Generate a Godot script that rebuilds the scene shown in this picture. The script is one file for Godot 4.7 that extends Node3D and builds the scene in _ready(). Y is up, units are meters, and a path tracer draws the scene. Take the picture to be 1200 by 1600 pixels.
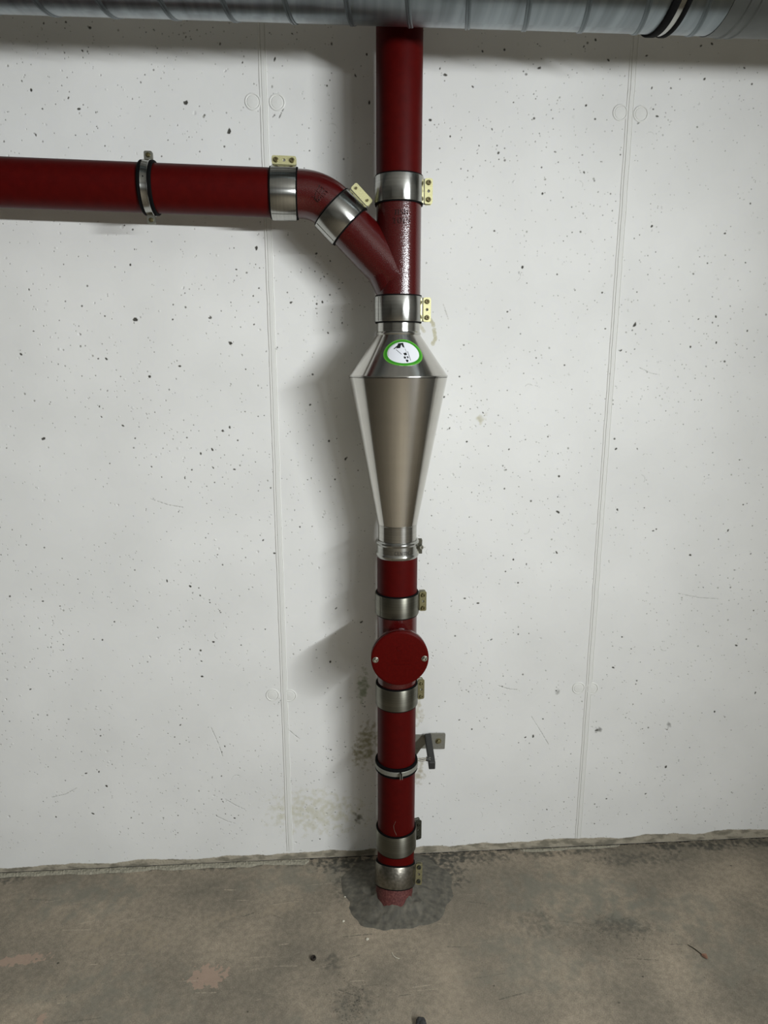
extends Node3D
# A drain pipe with a stainless cone on a painted concrete basement wall. Metres, y up, wall face at z = 0, pipe axis at x = 0.

const AXIS_Z := 0.145      # the pipe axis stands this far off the wall
const PIPE_R := 0.055      # outer radius of every red pipe
const LAMP_X := 1.62
const LAMP_H := 1.90
const LAMP_TILT := 0.16
const LAMP_COLOR := Color(0.972, 0.988, 1.0)
const TILE := 2.7          # width of one repeat of the wall print

var taken := {}
var M := {}
var rng := RandomNumberGenerator.new()
var col := PackedByteArray()
var hgt := PackedByteArray()
var tw := 0
var th := 0


# ---------------------------------------------------------------- mesh builder
class MB:
	var v := PackedVector3Array()
	var n := PackedVector3Array()
	var u := PackedVector2Array()

	func tri(a: Vector3, b: Vector3, c: Vector3, na: Vector3, nb: Vector3, nc: Vector3, ua := Vector2.ZERO, ub := Vector2.ZERO, uc := Vector2.ZERO) -> void:
		var g := (b - a).cross(c - a)
		if g.length_squared() < 1e-20:
			return
		if g.dot(na + nb + nc) > 0.0:
			v.append_array(PackedVector3Array([a, c, b])); n.append_array(PackedVector3Array([na, nc, nb])); u.append_array(PackedVector2Array([ua, uc, ub]))
		else:
			v.append_array(PackedVector3Array([a, b, c])); n.append_array(PackedVector3Array([na, nb, nc])); u.append_array(PackedVector2Array([ua, ub, uc]))

	func quad(a: Vector3, b: Vector3, c: Vector3, d: Vector3, na: Vector3, nb: Vector3, nc: Vector3, nd: Vector3, ua := Vector2.ZERO, ub := Vector2.ZERO, uc := Vector2.ZERO, ud := Vector2.ZERO) -> void:
		tri(a, b, c, na, nb, nc, ua, ub, uc)
		tri(a, c, d, na, nc, nd, ua, uc, ud)

	func flat4(a: Vector3, b: Vector3, c: Vector3, d: Vector3, out: Vector3) -> void:
		var g := (b - a).cross(c - a)
		if g.length_squared() < 1e-22:
			g = (c - a).cross(d - a)
		g = g.normalized()
		if g.dot(out) < 0.0:
			g = -g
		quad(a, b, c, d, g, g, g, g, Vector2(a.x + a.z, a.y), Vector2(b.x + b.z, b.y), Vector2(c.x + c.z, c.y), Vector2(d.x + d.z, d.y))

	# profile of (radius, y), walked so that the outside lies on its right-hand side: up along the outer skin
	func lathe(prof: Array, xf := Transform3D.IDENTITY, seg := 56, a0 := 0.0, a1 := TAU, soft := 35.0) -> void:
		var seg_n: Array[Vector2] = []
		for i in prof.size() - 1:
			var d: Vector2 = prof[i + 1] - prof[i]
			seg_n.append(Vector2(d.y, -d.x).normalized())
		var along := 0.0
		for i in prof.size() - 1:
			var p: Vector2 = prof[i]
			var q: Vector2 = prof[i + 1]
			var np := seg_n[i]
			var nq := seg_n[i]
			if i > 0 and rad_to_deg(absf(seg_n[i].angle_to(seg_n[i - 1]))) < soft:
				np = (seg_n[i] + seg_n[i - 1]).normalized()
			if i < seg_n.size() - 1 and rad_to_deg(absf(seg_n[i].angle_to(seg_n[i + 1]))) < soft:
				nq = (seg_n[i] + seg_n[i + 1]).normalized()
			var l := p.distance_to(q)
			for k in seg:
				var t0 := a0 + (a1 - a0) * k / seg
				var t1 := a0 + (a1 - a0) * (k + 1) / seg
				var c0 := Vector3(cos(t0), 0, sin(t0))
				var c1 := Vector3(cos(t1), 0, sin(t1))
				var up := Vector3.UP
				quad(xf * (c0 * p.x + up * p.y), xf * (c1 * p.x + up * p.y), xf * (c1 * q.x + up * q.y), xf * (c0 * q.x + up * q.y),
					xf.basis * (c0 * np.x + up * np.y), xf.basis * (c1 * np.x + up * np.y), xf.basis * (c1 * nq.x + up * nq.y), xf.basis * (c0 * nq.x + up * nq.y),
					Vector2(t0 * 0.06, along), Vector2(t1 * 0.06, along), Vector2(t1 * 0.06, along + l), Vector2(t0 * 0.06, along + l))
			along += l

	func tube(pts: Array, r, seg := 12, caps := true) -> void:
		var dirs: Array[Vector3] = []
		for i in pts.size():
			var a: Vector3 = pts[maxi(i - 1, 0)]
			var b: Vector3 = pts[mini(i + 1, pts.size() - 1)]
			dirs.append((b - a).normalized())
		var side := dirs[0].cross(Vector3(0.31, 0.57, 0.76)).normalized()
		var rings: Array = []
		for i in pts.size():
			side = (side - dirs[i] * side.dot(dirs[i])).normalized()
			var other := dirs[i].cross(side)
			var rr: float = r[i] if r is Array else r
			var ring: Array = []
			for k in seg + 1:
				var t := TAU * k / seg
				var o := side * cos(t) + other * sin(t)
				ring.append([pts[i] + o * rr, o])
			rings.append(ring)
		var along := 0.0
		for i in pts.size() - 1:
			var l: float = pts[i].distance_to(pts[i + 1])
			for k in seg:
				var A = rings[i][k]; var B = rings[i][k + 1]; var C = rings[i + 1][k + 1]; var D = rings[i + 1][k]
				quad(A[0], B[0], C[0], D[0], A[1], B[1], C[1], D[1], Vector2(k * 0.02, along), Vector2(k * 0.02 + 0.02, along), Vector2(k * 0.02 + 0.02, along + l), Vector2(k * 0.02, along + l))
			along += l
		if caps:
			for e in [0, pts.size() - 1]:
				var o: Vector3 = -dirs[0] if e == 0 else dirs[e]
				for k in seg:
					tri(pts[e], rings[e][k][0], rings[e][k + 1][0], o, o, o)

	func box(xf: Transform3D, size: Vector3, b := 0.001) -> void:
		var h := size / 2
		var c := func(sx: float, sy: float, sz: float, ax: int) -> Vector3:
			var q := Vector3(sx * (h.x - (0.0 if ax == 0 else b)), sy * (h.y - (0.0 if ax == 1 else b)), sz * (h.z - (0.0 if ax == 2 else b)))
			return xf * q
		var o := func(x: float, y: float, z: float) -> Vector3:
			return xf.basis * Vector3(x, y, z)
		for s in [-1.0, 1.0]:
			flat4(c.call(s, -1, -1, 0), c.call(s, 1, -1, 0), c.call(s, 1, 1, 0), c.call(s, -1, 1, 0), o.call(s, 0, 0))
			flat4(c.call(-1, s, -1, 1), c.call(1, s, -1, 1), c.call(1, s, 1, 1), c.call(-1, s, 1, 1), o.call(0, s, 0))
			flat4(c.call(-1, -1, s, 2), c.call(1, -1, s, 2), c.call(1, 1, s, 2), c.call(-1, 1, s, 2), o.call(0, 0, s))
			for t in [-1.0, 1.0]:
				flat4(c.call(s, t, -1, 0), c.call(s, t, 1, 0), c.call(s, t, 1, 1), c.call(s, t, -1, 1), o.call(s, t, 0))
				flat4(c.call(s, -1, t, 0), c.call(s, 1, t, 0), c.call(s, 1, t, 2), c.call(s, -1, t, 2), o.call(s, 0, t))
				flat4(c.call(-1, s, t, 1), c.call(1, s, t, 1), c.call(1, s, t, 2), c.call(-1, s, t, 2), o.call(0, s, t))
				for w in [-1.0, 1.0]:
					var p: Vector3 = o.call(s, t, w).normalized()
					tri(c.call(s, t, w, 0), c.call(s, t, w, 1), c.call(s, t, w, 2), p, p, p)

	# a flat plate: outline in the local xy plane, thickness along local z
	func plate(poly: PackedVector2Array, thick: float, xf: Transform3D, hole := PackedVector2Array()) -> void:
		var shape := poly.duplicate()
		if Geometry2D.is_polygon_clockwise(shape):
			shape.reverse()
		if hole.size():
			var hh := hole.duplicate()
			if not Geometry2D.is_polygon_clockwise(hh):
				hh.reverse()
			var best := 0; var bh := 0; var bd := 1e9
			for i in shape.size():
				for k in hh.size():
					if shape[i].distance_to(hh[k]) < bd:
						bd = shape[i].distance_to(hh[k]); best = i; bh = k
			var keyed := PackedVector2Array()
			for i in best + 1:
				keyed.append(shape[i])
			var side := (hh[bh] - shape[best]).orthogonal().normalized() * 2e-5
			for k in hh.size():
				keyed.append(hh[(bh + k) % hh.size()])
			keyed.append(hh[bh] + side); keyed.append(shape[best] + side)
			for i in range(best + 1, shape.size()):
				keyed.append(shape[i])
			faces(keyed, thick, xf)
			walls(hh, thick, xf, -1.0)
		else:
			faces(shape, thick, xf)
		walls(shape, thick, xf, 1.0)

	func faces(shape: PackedVector2Array, thick: float, xf: Transform3D) -> void:
		var ids := Geometry2D.triangulate_polygon(shape)
		for s in [-0.5, 0.5]:
			var nn: Vector3 = xf.basis * Vector3(0, 0, signf(s))
			for i in range(0, ids.size(), 3):
				var p: Array = []
				for k in 3:
					p.append(shape[ids[i + k]])
				tri(xf * Vector3(p[0].x, p[0].y, s * thick), xf * Vector3(p[1].x, p[1].y, s * thick), xf * Vector3(p[2].x, p[2].y, s * thick), nn, nn, nn, p[0], p[1], p[2])

	func walls(shape: PackedVector2Array, thick: float, xf: Transform3D, _way: float) -> void:
		for i in shape.size():
			var a := shape[i]
			var b := shape[(i + 1) % shape.size()]
			var o := Vector3((b - a).y, -(b - a).x, 0).normalized()
			flat4(xf * Vector3(a.x, a.y, -thick / 2), xf * Vector3(b.x, b.y, -thick / 2), xf * Vector3(b.x, b.y, thick / 2), xf * Vector3(a.x, a.y, thick / 2), xf.basis * o)

	func mesh(am: ArrayMesh = null) -> ArrayMesh:
		if am == null:
			am = ArrayMesh.new()
		var a := []
		a.resize(Mesh.ARRAY_MAX)
		a[Mesh.ARRAY_VERTEX] = v; a[Mesh.ARRAY_NORMAL] = n; a[Mesh.ARRAY_TEX_UV] = u
		var ix := PackedInt32Array()
		ix.resize(v.size())
		for i in v.size():
			ix[i] = i
		a[Mesh.ARRAY_INDEX] = ix
		am.add_surface_from_arrays(Mesh.PRIMITIVE_TRIANGLES, a)
		return am


# ---------------------------------------------------------------- nodes
func numbered(called: String) -> String:
	if not taken.has(called):
		taken[called] = 0
		return called
	taken[called] += 1
	return "%s_%03d" % [called, taken[called]]


func thing(called: String, label: String, category: String, at := Vector3.ZERO, group := "", turn := Basis.IDENTITY) -> Node3D:
	var o := Node3D.new()
	o.name = numbered(called)
	add_child(o)
	o.transform = Transform3D(turn, at)
	o.set_meta("label", label); o.set_meta("category", category)
	if group:
		o.set_meta("group", group)
	return o


func part(parent: Node3D, called: String, mb: MB, m: Material, label := "") -> MeshInstance3D:
	var o := MeshInstance3D.new()
	o.name = called
	o.mesh = mb.mesh()
	o.mesh.surface_set_material(0, m)
	parent.add_child(o, true)
	if label:
		o.set_meta("label", label)
	return o


func single(called: String, mb: MB, m: Material, label: String, category: String, at := Vector3.ZERO, group := "") -> MeshInstance3D:
	var o := MeshInstance3D.new()
	o.name = numbered(called)
	o.mesh = mb.mesh()
	o.mesh.surface_set_material(0, m)
	add_child(o)
	o.position = at
	o.set_meta("label", label); o.set_meta("category", category)
	if group:
		o.set_meta("group", group)
	return o


func structure(called: String, mb: MB, m: Material, label: String) -> MeshInstance3D:
	var o := part(self, called, mb, m, label)
	o.set_meta("kind", "structure")
	return o


func along(dir: Vector3, at: Vector3, lug: Vector3) -> Transform3D:
	var y := dir.normalized()
	var x := (lug - y * lug.dot(y)).normalized()
	return Transform3D(Basis(x, y, x.cross(y)), at)


func rounded(w: float, h: float, r: float, n := 4) -> PackedVector2Array:
	var out := PackedVector2Array()
	for c in [[1, 1, 0.0], [-1, 1, 90.0], [-1, -1, 180.0], [1, -1, 270.0]]:
		for k in n + 1:
			var t := deg_to_rad(c[2] + 90.0 * k / n)
			out.append(Vector2(c[0] * (w / 2 - r), c[1] * (h / 2 - r)) + Vector2(cos(t), sin(t)) * r)
	return out


func ring2(r: float, n: int, at := Vector2.ZERO, turn := 0.0) -> PackedVector2Array:
	var out := PackedVector2Array()
	for k in n:
		out.append(at + Vector2(cos(turn + TAU * k / n), sin(turn + TAU * k / n)) * r)
	return out


# ---------------------------------------------------------------- materials
func noise(kind: int, freq: float, seed_: int, oct := 4) -> FastNoiseLite:
	var f := FastNoiseLite.new()
	f.noise_type = kind as FastNoiseLite.NoiseType
	f.frequency = freq; f.seed = seed_
	f.fractal_octaves = oct
	return f


func mat(c: Color, rough: float, metal := 0.0, spec := 0.5) -> StandardMaterial3D:
	var m := StandardMaterial3D.new()
	m.albedo_color = c; m.roughness = rough; m.metallic = metal; m.metallic_specular = spec
	return m


func tex(img: Image) -> ImageTexture:
	return ImageTexture.create_from_image(img)


func grain_image(w: int, h: int, f: FastNoiseLite, lo: Color, hi: Color, power := 1.0) -> Image:
	var g := f.get_seamless_image(w, h, false, false, 0.15)
	g.convert(Image.FORMAT_L8)
	var src := g.get_data()
	var out := PackedByteArray()
	out.resize(w * h * 3)
	var lut: Array[Color] = []
	for i in 256:
		lut.append(lo.lerp(hi, pow(i / 255.0, power)))
	for i in w * h:
		var c: Color = lut[src[i]]
		out[i * 3] = int(c.r * 255); out[i * 3 + 1] = int(c.g * 255); out[i * 3 + 2] = int(c.b * 255)
	return Image.create_from_data(w, h, false, Image.FORMAT_RGB8, out)


func blotch(cx: float, cy: float, rx: float, ry: float, turn: float, c: Color, share: float, dh: float, f: FastNoiseLite, rag := 0.5) -> void:
	# a ragged spot of another colour in the picture being painted (pixels), with its own relief
	var r := int(maxf(rx, ry) * (1.0 + rag)) + 2
	var ct := cos(turn); var sn := sin(turn)
	for y in range(int(cy) - r, int(cy) + r + 1):
		if y < 0 or y >= th:
			continue
		for x in range(int(cx) - r, int(cx) + r + 1):
			var dx := x - cx; var dy := y - cy
			var p := (dx * ct + dy * sn) / rx
			var q := (-dx * sn + dy * ct) / ry
			var d := sqrt(p * p + q * q) + rag * f.get_noise_2d(x, y)
			if d >= 1.0:
				continue
			var k := clampf((1.0 - d) * minf(rx, ry) * 0.8 + 0.15, 0.0, 1.0) * share
			var i := y * tw + posmod(x, tw)
			col[i * 3] = int(lerpf(col[i * 3], c.r * 255, k))
			col[i * 3 + 1] = int(lerpf(col[i * 3 + 1], c.g * 255, k))
			col[i * 3 + 2] = int(lerpf(col[i * 3 + 2], c.b * 255, k))
			if dh != 0.0:
				hgt[i] = clampi(int(hgt[i] + dh * clampf((1.0 - d) * 2.0, 0.0, 1.0)), 0, 255)


func stain(cx: float, cy: float, rx: float, ry: float, turn: float, c: Color, share: float, f: FastNoiseLite) -> void:
	# grainy, broken-up dirt: noise decides where it sticks
	var r := int(maxf(rx, ry)) + 2
	var ct := cos(turn); var sn := sin(turn)
	for y in range(maxi(int(cy) - r, 0), mini(int(cy) + r + 1, th)):
		for x in range(int(cx) - r, int(cx) + r + 1):
			var dx := x - cx; var dy := y - cy
			var p := (dx * ct + dy * sn) / rx
			var q := (-dx * sn + dy * ct) / ry
			var d := p * p + q * q
			if d >= 1.0:
				continue
			var k := clampf((f.get_noise_2d(x, y) * 1.1 + 0.62 - d) * 1.1, 0.0, 1.0) * share
			var i := y * tw + posmod(x, tw)
			col[i * 3] = int(lerpf(col[i * 3], c.r * 255, k))
			col[i * 3 + 1] = int(lerpf(col[i * 3 + 1], c.g * 255, k))
			col[i * 3 + 2] = int(lerpf(col[i * 3 + 2], c.b * 255, k))


func stroke(pts: Array, r: float, c: Color, share: float, dh: float, f: FastNoiseLite) -> void:
	for i in pts.size() - 1:
		var a: Vector2 = pts[i]
		var b: Vector2 = pts[i + 1]
		var steps := int(a.distance_to(b) / maxf(r, 1.0)) + 1
		for k in steps:
			var p := a.lerp(b, float(k) / steps)
			if f.get_noise_2d(p.x * 3.0, p.y * 3.0) > -0.25:
				blotch(p.x, p.y, r, r, 0.0, c, share, dh, f, 0.3)


func wall_px(x: float, y: float) -> Vector2:
	return Vector2((x + TILE / 2) / TILE * tw, (1.0 - y / TILE) * th)


func wall_material() -> StandardMaterial3D:
	tw = 2048; th = 2048
	var base := grain_image(1024, 1024, noise(FastNoiseLite.TYPE_SIMPLEX_SMOOTH, 0.006, 3, 5), Color(0.865, 0.865, 0.85), Color(0.915, 0.915, 0.90))
	base.resize(tw, th, Image.INTERPOLATE_CUBIC)
	col = base.get_data()
	var g := noise(FastNoiseLite.TYPE_SIMPLEX_SMOOTH, 0.02, 8, 4).get_seamless_image(1024, 1024, false, false, 0.15)
	g.convert(Image.FORMAT_L8)
	var gd := g.get_data()
	for i in gd.size():
		gd[i] = 140 + int(gd[i] * 0.07)
	g = Image.create_from_data(1024, 1024, false, Image.FORMAT_L8, gd)
	g.resize(tw, th, Image.INTERPOLATE_BILINEAR)
	hgt = g.get_data()
	rng.seed = 41
	var f := noise(FastNoiseLite.TYPE_SIMPLEX_SMOOTH, 0.11, 5, 2)
	var broad := noise(FastNoiseLite.TYPE_SIMPLEX_SMOOTH, 0.05, 6, 5)
	var dark := Color(0.27, 0.265, 0.24)
	var pale := Color(0.66, 0.66, 0.63)
	# small air holes, in clusters
	for c in 210:
		var at := Vector2(rng.randf() * tw, rng.randf() * th)
		var spread := rng.randf_range(40, 130)
		for k in rng.randi_range(8, 32):
			var p := at + Vector2(rng.randfn() * spread, rng.randfn() * spread)
			if p.y < 4 or p.y > th - 4:
				continue
			var s := rng.randf_range(0.85, 1.5) if rng.randf() < 0.88 else rng.randf_range(1.5, 2.4)
			blotch(p.x, p.y, s, s * rng.randf_range(0.6, 1.2), rng.randf() * PI, dark if rng.randf() < 0.6 else pale, rng.randf_range(0.45, 0.95), -70, f, 0.25)
	for c in 2600:
		var p := Vector2(rng.randf() * tw, rng.randf() * th)
		blotch(p.x, p.y, 1.1, 1.1, 0.0, dark.lerp(pale, rng.randf()), rng.randf_range(0.3, 0.9), -50, f, 0.2)
	# the larger air holes where the wall has them (millimetres)
	var big := [-749, 2375, -694, 1687, -447, 1627, -779, 1585, -966, 1371, 372, 2314, 653, 2349, 702, 1937, -96, 812, 676, 1678, 487, 1143, 905, 1003, 256, 864, 449, 412, 653, 424, -595, 936, -939, 197, -772, 2324, -528, 2214, -424, 2151, -65, 2224, -366, 1871, -137, 1308]
	var mid := [-904, 2234, -792, 2194, -904, 2133, -436, 2348, -519, 2360, -816, 2218, -858, 2381, -383, 2308, -257, 2375, -303, 2317, -159, 2355, -71, 2333, -165, 2273, -100, 2285, -221, 2109, 200, 2267, 223, 2348, 280, 2354, 115, 2307, 129, 2292, 91, 2187, 145, 2149, 221, 2129, 254, 2168, 673, 2275, 694, 2208, 917, 2328, 812, 2299, 910, 1921, 552, 2337, 500, 2230, 380, 2161, 505, 2069, 396, 2015, 824, 2381, 795, 2376, 486, 2366, 515, 2382, 681, 2225, -696, 1826, -596, 1687, -496, 1691, -800, 1585, -808, 1457, -805, 1429, -749, 1404, -459, 1399, -479, 1389, -510, 1337, -543, 1326, -794, 1300, -451, 1280, -591, 1256, -961, 1762, -961, 1656, -1001, 1597, -585, 1565, -668, 1538, -511, 1286, -421, 1816, -189, 1800, -279, 1733, -195, 1735, -211, 1729, -494, 1693, -381, 1675, -181, 1653, -142, 1680, -208, 1858, -233, 1460, -228, 1347, -183, 1358, -161, 1365, -168, 1248, -272, 1110, -380, 1071, -348, 1032, -171, 858, -191, 686, -286, 1159, 350, 1828, 313, 1711, 592, 1667, 642, 1608, 909, 1700, 918, 1630, 254, 1435, 360, 999, 400, 983, 649, 1329, 712, 1329, 667, 1148, 490, 1019, 1015, 1077, 484, 1250, 333, 1330, 782, 1081, 159, 1392, 210, 1353, 215, 880, 418, 761, 301, 745, 209, 477, 422, 408, 887, 418, 1085, 704, 1142, 883, 1039, 476, 1075, 456, 1168, 539, 507, 143, 835, 187, 477, 471, 896, 283, 693, 640, 515, 567, -661, 955, -821, 832, -1083, 625, -909, 342, -948, 339, -577, 700, -578, 650, -538, 760, -651, 493, -537, 220, -504, 160, -532, 395, -542, 885, -1018, 900, -971, 884, -890, 292]
	for set_ in [[mid, 1.6, 2.8], [big, 2.6, 4.0]]:
		for i in range(0, set_[0].size(), 2):
			var p := wall_px(set_[0][i] / 1000.0, set_[0][i + 1] / 1000.0)
			var s := rng.randf_range(set_[1], set_[2])
			blotch(p.x, p.y, s * rng.randf_range(1.0, 1.5), s * rng.randf_range(0.55, 0.95), rng.randf() * PI, dark, 0.93, -110, f, 0.55)
	# trowel scratches and filler smears
	var scr := Color(0.72, 0.72, 0.70)
	for s in [[-690, 1198, -600, 1172], [-560, 170, -500, 140], [-530, 230, -470, 190], [-330, 470, -290, 430], [-1060, 260, -980, 290], [440, 480, 500, 380], [330, 590, 390, 575], [-560, 480, -530, 380], [700, 1560, 760, 1540], [880, 880, 1010, 860]]:
		var a := wall_px(s[0] / 1000.0, s[1] / 1000.0)
		var b := wall_px(s[2] / 1000.0, s[3] / 1000.0)
		stroke([a, (a + b) / 2 + Vector2(3, 4), b], 1.2, scr, 0.6, -40, f)
	for c in 40:
		var p := Vector2(rng.randf() * tw, rng.randf() * th)
		var r := rng.randf_range(6, 14)
		var a0 := rng.randf() * TAU
		var arc := []
		for k in 7:
			arc.append(p + Vector2(cos(a0 + k * 0.35), sin(a0 + k * 0.35)) * r)
		stroke(arc, 1.0, scr, 0.35, -25, f)
	# blisters and filled holes under the paint: relief, hardly any colour
	for c in 2200:
		var p := Vector2(rng.randf() * tw, rng.randf() * th)
		if broad.get_noise_2d(p.x * 0.12, p.y * 0.12) < -0.05:
			continue
		var s := rng.randf_range(1.2, 3.6)
		blotch(p.x, p.y, s, s * rng.randf_range(0.5, 1.0), rng.randf() * PI, scr, 0.12, rng.randf_range(-75, 60), f, 0.4)
	# chipped filler beside the tie holes
	for s in [[-0.296, 2.185, -0.284, 2.207], [-0.312, 2.186, -0.306, 2.192], [0.642, 2.190, 0.655, 2.198], [-0.352, 0.556, -0.343, 0.566], [-0.330, 0.567, -0.326, 0.573]]:
		stroke([wall_px(s[0], s[1]), wall_px(s[2], s[3])], 1.5, Color(0.56, 0.56, 0.54), 0.7, -70, f)
	# stains beside the pipe
	var q := wall_px(-0.085, 0.40)
	stain(q.x, q.y, 36, 80, 0.2, Color(0.55, 0.53, 0.42), 0.8, broad)
	q = wall_px(-0.09, 0.60)
	stain(q.x, q.y, 18, 55, 0.0, Color(0.50, 0.54, 0.44), 0.7, broad)
	q = wall_px(0.085, 0.30)
	stain(q.x, q.y, 18, 46, 0.0, Color(0.62, 0.58, 0.48), 0.6, broad)
	q = wall_px(0.075, 0.52)
	stain(q.x, q.y, 20, 60, 0.0, Color(0.70, 0.67, 0.57), 0.6, broad)
	q = wall_px(-0.25, 0.17)
	stain(q.x, q.y, 150, 75, 0.1, Color(0.79, 0.78, 0.70), 0.7, broad)
	q = wall_px(-0.11, 0.14)
	stain(q.x, q.y, 24, 14, 0.7, Color(0.36, 0.36, 0.33), 0.7, broad)
	q = wall_px(0.25, 1.42)
	stain(q.x, q.y, 13, 18, 0.4, Color(0.72, 0.70, 0.60), 0.7, broad)
	stroke([wall_px(0.082, 1.71), wall_px(0.107, 1.68), wall_px(0.115, 1.64), wall_px(0.105, 1.62)], 4.5, Color(0.73, 0.71, 0.60), 0.6, 0, f)
	stroke([wall_px(0.06, 1.69), wall_px(0.085, 1.655)], 4.0, Color(0.76, 0.74, 0.65), 0.5, 0, f)
	stroke([wall_px(0.135, 1.73), wall_px(0.15, 1.69)], 1.6, Color(0.70, 0.69, 0.66), 0.4, 0, f)
	q = wall_px(0.66, 0.425)
	stain(q.x, q.y, 16, 10, 0.6, Color(0.42, 0.42, 0.40), 0.8, broad)
	q = wall_px(0.89, 0.43)
	stain(q.x, q.y, 9, 15, 0.2, Color(0.50, 0.50, 0.48), 0.8, broad)
	q = wall_px(0.52, 0.565)
	stain(q.x, q.y, 15, 8, -0.4, Color(0.58, 0.58, 0.56), 0.8, broad)
	# bare strip along the foot of the wall, with a ragged paint edge
	var edge := noise(FastNoiseLite.TYPE_SIMPLEX_SMOOTH, 0.012, 17, 4)
	var bare := Color(0.64, 0.605, 0.53)
	for x in tw:
		var wx := (float(x) / tw - 0.5) * TILE
		var up := 0.023 + 0.005 * wx + 0.012 * edge.get_noise_2d(x * 0.5, 0) + 0.0012 * f.get_noise_2d(x, 9)
		for k in int(up / TILE * th) + 4:
			var y := th - 1 - k
			var i := y * tw + x
			var s := 0.9 * clampf((up / TILE * th - k) * 0.8 + 0.5, 0.0, 1.0)
			var grime := clampf(broad.get_noise_2d(x * 0.35, y * 0.8) * 1.2 + 0.08, 0.0, 0.5)
			var c := bare.lerp(Color(0.30, 0.29, 0.24), grime)
			col[i * 3] = int(lerpf(col[i * 3], c.r * 255, s)); col[i * 3 + 1] = int(lerpf(col[i * 3 + 1], c.g * 255, s)); col[i * 3 + 2] = int(lerpf(col[i * 3 + 2], c.b * 255, s))
			hgt[i] = clampi(hgt[i] + int(30 * s * f.get_noise_2d(x, y)), 0, 255)
	var m := mat(Color.WHITE, 0.62, 0.0, 0.35)
	m.albedo_texture = tex(Image.create_from_data(tw, th, false, Image.FORMAT_RGB8, col))
	m.heightmap_enabled = true
	m.heightmap_scale = 0.5
	m.heightmap_texture = tex(Image.create_from_data(tw, th, false, Image.FORMAT_L8, hgt))
	return m


func floor_px(x: float, z: float) -> Vector2:
	return Vector2((x + TILE / 2) / TILE * tw, z / (TILE / 2) * th)


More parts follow.
